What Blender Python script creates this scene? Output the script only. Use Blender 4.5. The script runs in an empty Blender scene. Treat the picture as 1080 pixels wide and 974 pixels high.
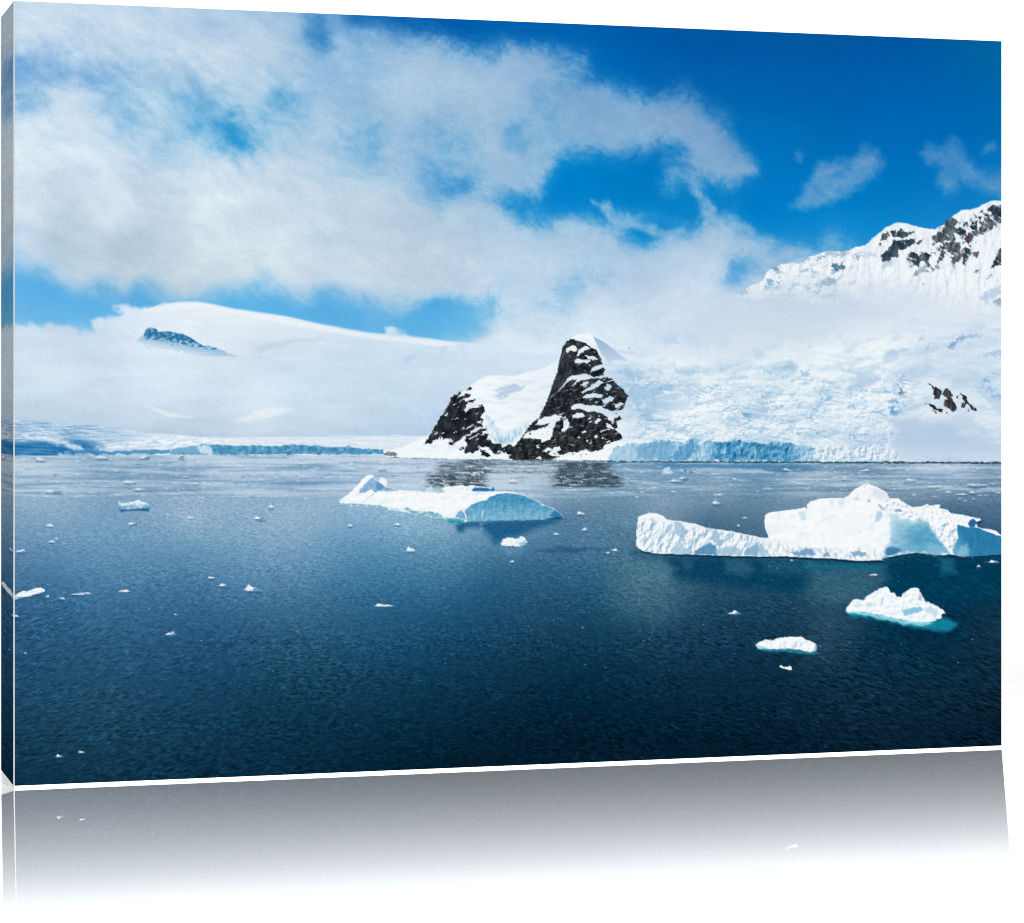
import math
import numpy as np

# ---------------------------------------------------------------- noise tools
_R = np.random.RandomState(7)
_PERM = np.concatenate([_R.permutation(256)] * 3).astype(np.int32)
_ANG = _R.rand(256).astype(np.float32) * 6.2831853
_GX, _GY = np.cos(_ANG), np.sin(_ANG)


def pn(x, y, seed=0):
    x = np.asarray(x, np.float32) + seed * 17.31
    y = np.asarray(y, np.float32) + seed * 9.73
    xf, yf = np.floor(x), np.floor(y)
    fx, fy = x - xf, y - yf
    xi, yi = xf.astype(np.int32) & 255, yf.astype(np.int32) & 255
    ux = fx * fx * fx * (fx * (fx * 6 - 15) + 10)
    uy = fy * fy * fy * (fy * (fy * 6 - 15) + 10)
    def g(ix, iy, dx, dy):
        h = _PERM[_PERM[ix] + iy]
        return _GX[h] * dx + _GY[h] * dy
    a = g(xi, yi, fx, fy)
    b = g(xi + 1, yi, fx - 1, fy)
    c = g(xi, yi + 1, fx, fy - 1)
    d = g(xi + 1, yi + 1, fx - 1, fy - 1)
    return 1.45 * ((a + ux * (b - a)) * (1 - uy) + (c + ux * (d - c)) * uy)


def fbm(x, y, octaves=4, seed=0, gain=0.5):
    s, a, f, t = 0.0, 1.0, 1.0, 0.0
    for i in range(octaves):
        s = s + a * pn(x * f, y * f, seed + i * 3)
        t += a
        a *= gain
        f *= 2.03
    return s / t


def ss(a, b, x):
    t = np.clip((x - a) / (b - a), 0, 1)
    return t * t * (3 - 2 * t)


def relief(x, y, fx, fy, octaves, seed, e=0.6, dx=0.7, dy=0.7, gain=0.55):
    """slope of a noise height field seen from the upper left: about -1..1"""
    a = fbm((x + e * dx) * fx, (y + e * dy) * fy, octaves, seed, gain)
    b = fbm((x - e * dx) * fx, (y - e * dy) * fy, octaves, seed, gain)
    return np.clip((a - b) / (e * 2 * max(fx, fy)) * 0.5, -1, 1)


class Field:
    """smooth field through scattered sample points (thin plate spline)"""
    def __init__(self, pts, step=6.0, smooth=0.5):
        p = np.array([q[:2] for q in pts], np.float64) / 100.0
        v = np.array([q[2] if isinstance(q[2], (tuple, list)) else (q[2],) for q in pts], np.float64)
        def phi(r2):
            return 0.5 * r2 * np.log(r2 + 1e-9)
        n = len(p)
        d2 = ((p[:, None] - p[None]) ** 2).sum(-1)
        A = np.zeros((n + 3, n + 3))
        A[:n, :n] = phi(d2) + np.eye(n) * smooth * 0.01
        A[:n, n] = 1
        A[:n, n + 1:] = p
        A[n:, :n] = A[:n, n:].T
        w = np.linalg.solve(A, np.vstack([v, np.zeros((3, v.shape[1]))]))
        self.step = step
        gx = np.arange(-12, 1110, step) / 100.0
        gy = np.arange(-12, 860, step) / 100.0
        G = np.zeros((len(gy), len(gx), v.shape[1]))
        for i in range(n):
            r2 = (gx[None] - p[i, 0]) ** 2 + (gy[:, None] - p[i, 1]) ** 2
            G += phi(r2)[..., None] * w[i]
        G += w[n] + gx[None, :, None] * w[n + 1] + gy[:, None, None] * w[n + 2]
        G = np.clip(G, v.min(0), v.max(0))
        self.G = G.astype(np.float32)

    def __call__(self, x, y):
        fx = np.clip((x + 12) / self.step, 0, self.G.shape[1] - 1.01)
        fy = np.clip((y + 12) / self.step, 0, self.G.shape[0] - 1.01)
        ix, iy = fx.astype(np.int32), fy.astype(np.int32)
        tx, ty = (fx - ix)[..., None], (fy - iy)[..., None]
        G = self.G
        r = (G[iy, ix] * (1 - tx) + G[iy, ix + 1] * tx) * (1 - ty) + (G[iy + 1, ix] * (1 - tx) + G[iy + 1, ix + 1] * tx) * ty
        return r if r.shape[-1] > 1 else r[..., 0]


def T(x0, y0, s, pts):
    return [(x0 + a / s, y0 + b / s) for a, b in pts]


def sdf(pts, x, y):
    """signed distance to a polygon, negative inside"""
    d = np.full(x.shape, 1e9, np.float32)
    ins = np.zeros(x.shape, bool)
    n = len(pts)
    for i in range(n):
        ax, ay = pts[i]
        bx, by = pts[(i + 1) % n]
        ex, ey = bx - ax, by - ay
        l2 = ex * ex + ey * ey + 1e-9
        t = np.clip(((x - ax) * ex + (y - ay) * ey) / l2, 0, 1)
        d = np.minimum(d, (x - ax - t * ex) ** 2 + (y - ay - t * ey) ** 2)
        if abs(ey) > 1e-9:
            c = ((ay > y) != (by > y)) & (x < ex * (y - ay) / ey + ax)
            ins ^= c
    d = np.sqrt(d)
    return np.where(ins, -d, d)


class Print:
    def __init__(self, X, Y):
        self.X, self.Y = X.astype(np.float32), Y.astype(np.float32)
        self.C = np.zeros(X.shape + (3,), np.float32)
        self.L = np.zeros(X.shape, np.int16)
        self.names = []

    def part(self, name, label=None, parent=None):
        self.names.append((name, label, parent))
        return len(self.names) - 1

    def box(self, x0, y0, x1, y1):
        m = (self.X > x0) & (self.X < x1) & (self.Y > y0) & (self.Y < y1)
        r = np.where(m.any(1))[0]
        c = np.where(m.any(0))[0]
        if len(r) == 0 or len(c) == 0:
            return None
        return slice(r[0], r[-1] + 1), slice(c[0], c[-1] + 1)

    def put(self, sl, a, col, label=None, thr=0.5):
        a = a[..., None]
        self.C[sl] = self.C[sl] * (1 - a) + col * a
        if label is not None:
            l = self.L[sl]
            l[a[..., 0] > thr] = label
            self.L[sl] = l

    def fill(self, pts, col, soft=0.7, alpha=1.0, warp=0.0, wf=0.2, label=None, tex=None, seed=3, thr=0.5, inside=None):
        xs, ys = [p[0] for p in pts], [p[1] for p in pts]
        pad = soft * 2 + warp * 2 + 2
        sl = self.box(min(xs) - pad, min(ys) - pad, max(xs) + pad, max(ys) + pad)
        if sl is None:
            return
        x, y = self.X[sl], self.Y[sl]
        wx, wy = x, y
        if warp:
            wx = x + warp * fbm(x * wf * .6, y * wf * .6, 2, seed)
            wy = y + warp * fbm(x * wf * .6, y * wf * .6, 2, seed + 40)
        a = (1 - ss(-soft, soft, sdf(pts, wx, wy))) * alpha
        if inside is not None:
            a = a * np.isin(self.L[sl], inside)
        c = col(x, y) if callable(col) else np.array(col, np.float32) / 255.0
        if tex is not None:
            c = c + np.asarray(tex(x, y))[..., None] if np.ndim(tex(x[:1, :1], y[:1, :1])) == 2 else c + tex(x, y)
        self.put(sl, a, np.clip(c, 0, 1), label, thr)


def mix(a, b, t):
    a = np.array(a, np.float32) / 255.0 if not isinstance(a, np.ndarray) else a
    b = np.array(b, np.float32) / 255.0 if not isinstance(b, np.ndarray) else b
    t = np.asarray(t, np.float32)[..., None]
    return a * (1 - t) + b * t


def rgb(t):
    return tuple(c / 255.0 for c in t)


def cpts(rows):
    return [(x, y, rgb(c)) for (x, y, c) in rows]


# ---------------------------------------------------------------- the picture printed on the canvas
SKY = cpts([(350, 20, (40, 122, 190)), (450, 25, (0, 95, 175)), (600, 30, (0, 100, 180)), (700, 40, (0, 90, 168)), (850, 60, (0, 90, 167)),
    (1000, 60, (0, 97, 168)), (1050, 60, (0, 104, 164)), (680, 90, (0, 104, 184)), (850, 110, (0, 102, 178)), (1040, 130, (0, 108, 183)),
    (800, 170, (0, 120, 196)), (950, 190, (0, 120, 197)), (640, 190, (0, 128, 202)), (600, 200, (0, 130, 205)), (700, 210, (3, 128, 201)),
    (800, 230, (3, 130, 205)), (900, 220, (3, 130, 203)), (245, 145, (12, 138, 208)), (470, 190, (40, 140, 210)), (540, 145, (30, 142, 210)),
    (560, 225, (15, 135, 208)), (685, 253, (15, 140, 210)), (20, 75, (75, 145, 210)), (100, 75, (90, 155, 212)), (780, 285, (85, 165, 220)),
    (60, 310, (92, 176, 230)), (60, 335, (108, 184, 232)), (140, 320, (92, 175, 228)), (260, 315, (90, 178, 230)), (350, 325, (88, 175, 230)),
    (450, 345, (95, 180, 230)), (500, 335, (105, 185, 232)), (620, 300, (120, 180, 222)), (590, 322, (130, 190, 228))])
CLOUD = cpts([(20, 20, (206, 223, 238)), (200, 20, (196, 215, 234)), (330, 40, (172, 200, 228)), (60, 130, (221, 232, 243)), (100, 140, (218, 230, 241)),
    (60, 255, (183, 203, 219)), (130, 258, (183, 201, 217)), (120, 230, (216, 227, 237)), (220, 230, (216, 228, 237)), (250, 250, (213, 225, 234)),
    (150, 200, (201, 216, 232)), (300, 60, (196, 214, 232)), (260, 60, (199, 216, 233)), (360, 100, (177, 203, 227)), (440, 80, (180, 205, 227)),
    (500, 100, (166, 195, 221)), (540, 80, (156, 188, 219)), (620, 120, (136, 175, 212)), (700, 130, (140, 175, 210)), (760, 170, (134, 170, 208)),
    (890, 185, (132, 167, 205)), (1010, 175, (120, 160, 204)), (300, 180, (200, 217, 233)), (380, 230, (196, 213, 229)), (450, 250, (187, 206, 223)),
    (350, 290, (200, 215, 229)), (420, 310, (197, 212, 227)), (550, 260, (182, 206, 227)), (600, 250, (174, 202, 225)), (680, 230, (162, 192, 221)),
    (700, 280, (182, 205, 227)), (760, 240, (172, 197, 222)), (800, 265, (170, 197, 223)), (880, 255, (155, 187, 218)), (600, 310, (197, 215, 232)),
    (560, 350, (213, 227, 241)), (640, 330, (209, 223, 239)), (720, 320, (206, 221, 237)), (100, 310, (201, 216, 231)), (40, 285, (187, 209, 231)),
    (30, 170, (220, 231, 241)), (70, 200, (205, 219, 233)), (30, 230, (208, 221, 233)), (600, 370, (222, 234, 244)), (900, 320, (210, 223, 238)), (800, 335, (207, 222, 236)), (850, 338, (206, 221, 235)), (950, 330, (216, 227, 240)), (740, 350, (208, 222, 237)), (690, 350, (214, 227, 240))])
ALPHA = [
    (20, [(15, .96), (60, .96), (100, .95), (140, .94), (180, .92), (220, .93), (260, .92), (300, .86), (325, .7), (335, .35), (350, .6), (362, .3), (380, .1), (420, .05), (480, 0), (600, 0), (800, 0), (1060, 0)]),
    (40, [(20, .93), (50, .86), (100, .9), (150, .92), (200, .94), (260, .96), (310, .9), (330, .55), (340, .3), (360, .75), (400, .62), (430, .5), (450, .6), (475, .25), (500, .15), (535, .25), (560, .12), (600, .02)]),
    (60, [(20, .72), (40, .55), (60, .62), (100, .72), (140, .8), (180, .88), (220, .94), (260, .97), (300, .92), (340, .78), (380, .8), (420, .85), (455, .93), (480, .72), (510, .55), (540, .82), (570, .74), (590, .5), (612, .5), (625, .12), (660, 0), (700, 0), (800, 0)]),
    (78, [(20, .5), (45, .68), (65, .6), (90, .66), (110, .6), (140, .7), (180, .8), (220, .88), (270, .93), (310, .88), (360, .86), (400, .83), (460, .97), (510, .93), (560, .88), (600, .6), (615, .4), (640, .15), (670, .02)]),
    (100, [(20, .72), (45, .74), (60, .88), (85, .95), (105, .78), (120, .7), (150, .74), (180, .8), (205, .74), (230, .86), (260, .88), (285, .8), (298, .76), (315, .8), (350, .86), (400, .92), (450, .95), (500, .94), (550, .88), (580, .72), (600, .85), (640, .8), (655, .5), (672, .5), (690, .3), (705, .5), (722, .5), (740, .15), (780, 0), (900, 0), (1060, 0)]),
    (120, [(20, .84), (50, .9), (90, .97), (125, .75), (150, .82), (180, .78), (200, .78), (212, .74), (230, .78), (260, .84), (300, .7), (340, .9), (400, .9), (450, .9), (500, .92), (545, .8), (575, .7), (620, .92), (660, .9), (700, .92), (730, .85), (752, .4), (775, .05)]),
    (140, [(20, .98), (60, .97), (100, .95), (130, .78), (160, .85), (185, .75), (215, .76), (230, .68), (245, .6), (262, .7), (285, .75), (320, .9), (360, .85), (388, .74), (410, .82), (440, .8), (455, .78), (475, .74), (495, .86), (528, .82), (543, .76), (560, .8), (600, .84), (640, .9), (690, .92), (730, .92), (760, .7), (775, .2), (820, 0), (860, 0), (920, 0), (1000, 0), (1050, 0)]),
    (160, [(20, 1), (80, .98), (130, .9), (160, .8), (200, .88), (235, .78), (248, .76), (262, .84), (300, .92), (340, .95), (370, .84), (390, .74), (410, .76), (440, .75), (462, .72), (478, .68), (500, .8), (540, .88), (570, .85), (595, .62), (615, .45), (640, .58), (660, .5), (690, .35), (715, .3), (735, .8), (765, .82), (785, .4), (800, .05), (845, .05), (912, .05), (1000, .05), (1055, .05)]),
    (180, [(20, 1), (100, .98), (150, .94), (200, .96), (260, .97), (320, .98), (360, .9), (390, .72), (420, .8), (445, .74), (465, .6), (485, .64), (515, .84), (550, .88), (575, .72), (588, .3), (600, .05), (640, 0), (690, .02), (705, .45), (725, .62), (745, .7), (775, .8), (797, .68), (806, .1), (830, .02), (870, 0), (925, 0), (1000, 0), (1058, 0)]),
    (200, [(20, 1), (100, 1), (200, 1), (300, 1), (350, .97), (390, .92), (415, .85), (440, .78), (458, .5), (475, .34), (495, .45), (525, .65), (550, .72), (570, .5), (582, .1), (620, 0), (660, 0), (690, .08), (705, .5), (718, .25), (730, .5), (745, .2), (770, .35), (790, .2), (815, 0), (860, .0), (950, 0), (1055, 0)]),
    (215, [(30, 1), (200, 1), (400, 1), (440, .95), (465, .88), (490, .9), (515, .75), (535, .25), (550, .3), (565, .25), (580, .05), (610, .05), (625, .05), (640, .05), (655, .03), (672, .02), (705, .02), (725, .1), (742, .3), (755, .08), (790, 0), (830, 0), (860, 0), (900, 0), (1000, 0)]),
    (232, [(30, 1), (250, 1), (420, 1), (500, .98), (530, .9), (552, .45), (570, .35), (590, .5), (610, .55), (625, .3), (640, .1), (655, .55), (675, .5), (690, .25), (710, .2), (730, .2), (742, .55), (765, .6), (778, .25), (800, .02), (860, 0), (950, 0)]),
    (248, [(30, 1), (250, 1), (450, 1), (520, 1), (560, .9), (600, .92), (630, .85), (650, .6), (665, .3), (678, .06), (690, .15), (700, .45), (720, .5), (745, .75), (770, .85), (790, .5), (805, .15), (830, .05), (860, .15), (880, .45), (895, .2), (920, 0)]),
    (265, [(30, 1), (250, 1), (450, 1), (540, 1), (600, .97), (650, .95), (685, .8), (720, .95), (770, .98), (800, .85), (830, .6), (870, .5), (900, .3), (930, 0), (1050, 0)]),
    (282, [(18, .45), (30, .7), (60, .9), (100, 1), (250, 1), (450, 1), (550, .98), (600, .9), (650, .92), (700, .98), (750, .95), (768, .66), (780, .25), (790, .25), (803, .6), (830, .7)]),
    (296, [(18, .1), (40, .2), (60, .6), (90, .92), (130, 1), (200, 1), (250, .9), (270, .75), (285, .72), (305, .97), (400, 1), (480, 1), (550, .93), (590, .6), (610, .45), (635, .55), (660, .85), (720, .97), (758, .8), (770, .4), (782, .25), (792, .6), (900, 1), (1050, 1)]),
    (308, [(18, 0), (60, .03), (90, .35), (110, .35), (130, .5), (150, .12), (170, .5), (190, .85), (215, .9), (235, .5), (260, .4), (280, .45), (300, .65), (325, .8), (350, .5), (375, .85), (400, .95), (450, 1), (470, .8), (500, .9), (550, .92), (580, .85), (620, .95), (680, 1), (760, .95)]),
    (319, [(18, 0), (80, 0), (150, 0), (200, .15), (240, .05), (300, .1), (340, .1), (380, .35), (420, .6), (440, .5), (455, .12), (480, .2), (510, .35), (545, .75), (575, .5), (592, .4), (610, .65), (650, .97), (720, 1)]),
    (331, [(18, 0), (100, 0), (250, 0), (350, 0), (450, .02), (490, .08), (512, .35), (530, .5), (555, .85), (580, .75), (620, .95), (700, 1)]),
    (322, [(640, .98), (700, 1), (800, 1), (900, 1), (1050, 1)]),
    (345, [(18, .2), (100, .1), (300, 0), (440, 0), (480, .02), (498, .15), (510, .4), (525, .82), (560, .96), (650, 1), (750, 1)]),
    (358, [(18, .8), (100, .7), (440, .1), (470, .15), (490, .5), (510, .9), (560, 1), (700, 1)]),
    (380, [(18, 1), (300, 1), (600, 1), (1050, 1)])]

MIST = cpts([(20, 350, (215, 227, 240)), (60, 362, (210, 223, 238)), (110, 370, (212, 224, 238)), (60, 392, (224, 236, 246)), (60, 420, (207, 223, 236)), (60, 438, (200, 218, 232)),
    (110, 338, (222, 234, 245)), (160, 335, (232, 240, 248)), (200, 326, (237, 243, 249)), (250, 345, (233, 240, 247)), (300, 345, (229, 237, 245)), (340, 350, (223, 233, 243)), (380, 356, (214, 229, 241)),
    (230, 372, (228, 236, 245)), (280, 372, (216, 227, 239)), (400, 385, (209, 227, 241)), (150, 400, (223, 236, 247)), (220, 390, (222, 233, 244)), (300, 400, (216, 231, 245)),
    (420, 420, (205, 224, 238)), (350, 420, (211, 228, 241)), (250, 425, (218, 232, 243)), (150, 430, (212, 226, 239)), (190, 445, (205, 220, 234)), (280, 435, (224, 234, 244)), (350, 445, (206, 223, 237)), (450, 455, (188, 209, 231)), (440, 440, (200, 219, 236)),
    (200, 458, (192, 209, 227)), (300, 458, (198, 215, 231)), (60, 455, (190, 209, 227)), (450, 400, (210, 227, 241)), (500, 390, (215, 230, 243)), (470, 370, (214, 229, 242)), (440, 362, (214, 230, 243)), (540, 380, (219, 232, 244))])
SNOW = cpts([(430, 475, (249, 251, 252)), (480, 470, (250, 251, 253)), (530, 430, (247, 250, 252)), (520, 405, (249, 251, 253)), (580, 400, (240, 245, 250)), (560, 420, (238, 244, 249)),
    (600, 365, (241, 246, 250)), (620, 358, (248, 250, 252)), (680, 378, (238, 244, 250)), (720, 385, (245, 248, 251)), (800, 390, (237, 244, 249)), (760, 372, (226, 235, 245)), (850, 370, (239, 245, 250)),
    (950, 370, (241, 246, 250)), (1000, 345, (226, 235, 246)), (1040, 350, (226, 235, 246)), (1040, 372, (220, 231, 244)), (960, 395, (227, 235, 246)), (960, 420, (246, 249, 252)), (1030, 400, (216, 229, 243)),
    (1040, 440, (226, 235, 246)), (900, 440, (239, 244, 250)), (700, 400, (216, 229, 242)), (665, 400, (192, 214, 235)), (690, 420, (203, 222, 239)), (720, 430, (241, 247, 251)), (680, 457, (224, 234, 244)),
    (750, 455, (246, 249, 252)), (850, 460, (236, 244, 250)), (800, 430, (226, 237, 246)), (870, 410, (241, 247, 251)), (900, 470, (226, 235, 245)), (1000, 450, (215, 226, 240)), (1000, 470, (200, 216, 235)), (650, 460, (244, 248, 251))])
FOGA = [(640, 335, 1), (600, 335, 1), (690, 345, .95), (660, 362, 0), (640, 356, 0), (645, 368, 0), (630, 362, 0), (680, 372, .1), (780, 319, 1), (820, 318, .95), (900, 315, .97), (955, 318, .95), (1005, 326, .85), (1055, 338, .5), (955, 308, .5), (1005, 312, .35), (1050, 320, .1), (900, 304, .4), (860, 303, .5), (1000, 303, .12), (800, 345, .95), (900, 342, .85), (1000, 338, .75), (1040, 345, .45),
    (750, 362, .6), (850, 358, .35), (710, 366, .4), (950, 357, .18), (900, 374, 0), (750, 380, 0), (1050, 362, 0), (1000, 358, .1), (1050, 295, 0), (950, 288, 0), (850, 288, .08), (800, 302, .1), (832, 290, .08), (650, 380, 0), (1000, 375, 0), (900, 285, 0), (820, 374, .1), (930, 330, .92)]
FOGC = cpts([(650, 340, (214, 227, 240)), (720, 330, (206, 221, 237)), (780, 345, (211, 224, 238)), (800, 320, (204, 220, 235)), (850, 325, (204, 219, 234)), (900, 330, (211, 223, 238)), (1000, 330, (223, 233, 245)), (750, 362, (208, 221, 236)), (840, 290, (205, 221, 236)), (900, 350, (222, 232, 243))])
WATER = cpts([(20, 487, (170, 194, 215)), (200, 487, (176, 199, 219)), (300, 488, (178, 202, 222)), (400, 495, (184, 206, 225)), (470, 500, (190, 207, 220)), (700, 492, (122, 163, 192)), (800, 492, (118, 163, 194)), (900, 494, (135, 166, 191)), (1040, 496, (135, 163, 190)), (600, 490, (155, 180, 198)),
    (100, 505, (142, 172, 199)), (200, 497, (146, 175, 201)), (300, 503, (140, 171, 200)), (560, 512, (172, 195, 212)), (640, 500, (132, 164, 190)), (750, 510, (140, 169, 192)), (1000, 512, (145, 172, 196)), (850, 510, (140, 168, 191)),
    (30, 540, (138, 171, 199)), (60, 540, (140, 173, 200)), (200, 540, (154, 182, 206)), (330, 550, (143, 176, 203)), (300, 530, (152, 181, 207)), (620, 530, (112, 146, 170)), (700, 530, (132, 160, 183)), (650, 540, (100, 137, 163)), (600, 548, (90, 130, 160)), (780, 535, (98, 132, 158)), (740, 548, (84, 120, 147)), (1000, 535, (78, 114, 142)), (940, 520, (125, 152, 174)), (1040, 550, (66, 103, 132)),
    (50, 572, (108, 150, 184)), (100, 590, (98, 146, 180)), (200, 570, (118, 160, 190)), (350, 572, (112, 158, 190)), (430, 562, (128, 170, 198)), (480, 590, (84, 136, 168)), (620, 575, (78, 123, 153)), (660, 560, (84, 124, 150)), (250, 600, (98, 145, 178)),
    (50, 620, (66, 116, 153)), (200, 625, (68, 118, 154)), (410, 600, (74, 131, 166)), (520, 610, (48, 102, 135)), (630, 610, (49, 101, 129)), (680, 605, (72, 116, 138)), (850, 610, (40, 86, 108)), (950, 605, (6, 62, 88)), (1040, 620, (8, 56, 80)),
    (50, 660, (48, 98, 132)), (250, 655, (52, 102, 136)), (400, 655, (42, 96, 128)), (550, 650, (34, 82, 110)), (600, 655, (28, 74, 100)), (690, 640, (44, 88, 112)), (800, 640, (28, 70, 94)), (880, 660, (24, 64, 86)), (1040, 660, (16, 54, 74)),
    (110, 710, (38, 85, 112)), (300, 700, (32, 80, 104)), (450, 700, (20, 68, 94)), (610, 710, (9, 50, 72)), (850, 700, (16, 52, 72)), (1040, 700, (14, 46, 64)),
    (50, 755, (28, 72, 96)), (300, 755, (16, 58, 80)), (500, 755, (8, 44, 64)), (700, 755, (6, 38, 56)), (910, 730, (15, 47, 66)), (1000, 755, (10, 38, 54)),
    (110, 805, (20, 59, 80)), (300, 815, (9, 45, 64)), (530, 790, (4, 32, 48)), (1000, 785, (6, 30, 46))])
FLOES = [(433, 579, 11, 7), (405, 638, 22, 5), (612, 541, 11, 4), (617, 558, 8, 4), (587, 563, 7, 3), (648, 580, 9, 3), (641, 583, 4, 2), (774, 646, 14, 5), (266, 620, 18, 9), (236, 617, 12, 4),
    (223, 609, 8, 3), (131, 623, 13, 4), (87, 626, 24, 4), (66, 631, 6, 3), (50, 629, 4, 3), (52, 554, 10, 3), (54, 571, 7, 3), (59, 568, 6, 2), (22, 581, 14, 4), (140, 552, 10, 4), (201, 546, 8, 3),
    (273, 546, 13, 4), (286, 534, 7, 3), (177, 543, 4, 2), (180, 668, 12, 5), (185, 648, 4, 2), (62, 797, 8, 4), (86, 793, 8, 3), (17, 649, 6, 4), (27, 689, 4, 2), (369, 554, 7, 3), (419, 553, 9, 3), (755, 530, 10, 4),
    (785, 546, 6, 2), (779, 554, 4, 3), (540, 592, 5, 3), (1048, 592, 12, 4), (1032, 597, 5, 3), (921, 606, 10, 3), (835, 591, 4, 2), (1013, 521, 14, 3), (1000, 519, 10, 2), (1025, 519, 8, 3), (1027, 526, 4, 2),
    (136, 508, 14, 4), (55, 518, 22, 4), (149, 516, 22, 3), (205, 510, 10, 3), (541, 507, 14, 5), (323, 526, 7, 2), (302, 522, 5, 2), (720, 504, 12, 4), (712, 507, 18, 3), (775, 505, 7, 3), (829, 495, 8, 3), (913, 496, 10, 3), (957, 496, 6, 2),
    (960, 506, 16, 3), (1030, 511, 26, 3), (985, 513, 20, 3), (845, 510, 16, 2), (890, 505, 8, 3), (595, 509, 4, 2), (402, 494, 10, 3), (370, 489, 7, 2), (318, 489, 6, 3), (42, 484, 14, 4), (152, 482, 12, 5), (190, 481, 9, 5), (106, 482, 16, 4), (1018, 528, 4, 2), (964, 522, 4, 2),
    (758, 522, 14, 2), (672, 524, 6, 2), (677, 519, 5, 2), (440, 520, 3, 1.6)]


def floe_shape(x, y, w, h, rs):
    n = 10
    p = rs.uniform(.15, .8)
    h = h * .8
    top = []
    for i in range(1, n):
        t = i / n
        env = min(1, 3.5 * t, 3.5 * (1 - t))
        bump = .48 + .42 * math.exp(-((t - p) / .13) ** 2) + rs.uniform(-.1, .1)
        top.append((x - w / 2 + w * t, y + h * .42 - h * env * bump))
    bot = [(x + w * 0.36, y + h * 0.48), (x, y + h * 0.52), (x - w * 0.36, y + h * 0.48)]
    return [(x - w / 2, y + h * 0.32)] + top + [(x + w / 2, y + h * 0.36)] + bot


def wave_noise(x, y):
    d = np.clip(y - 476, 0.5, None)
    sv = 1.35 + 0.0088 * d
    s = np.log(1 + 0.0088 / 1.35 * d) / 0.0088
    bend = 0.00024 * (x - 480) ** 2 * ss(0, 260, d) / sv
    q = s - bend
    xs = (x - 500) / (sv * 2.5)
    wx = 0.7 * pn(xs * 0.4, q * 0.2, 61)
    wq = 0.9 * pn(xs * 0.55, q * 0.28, 62)
    a = pn(xs * .9 + wx, q * 1.3 + wq, 51)
    b = pn(xs * 1.7 - wx, q * 1.8 + wq, 52)
    c = pn(xs * 0.35, q * 0.3, 53)
    r = .5 - np.abs(pn(xs * .75 + wx + 7, q * 1.2 + wq, 55)) * 2.2
    r2 = .5 - np.abs(pn(xs * 1.3 + wx + 3, q * 1.7 - wq, 56)) * 2.2
    return 0.30 * a + 0.34 * b + 0.05 * c + .38 * np.clip(r, -.5, .5) + .42 * np.clip(r2, -.5, .5) + .22 * pn(xs * 2.6 + wx, q * 2.7 - wq, 54)


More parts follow.
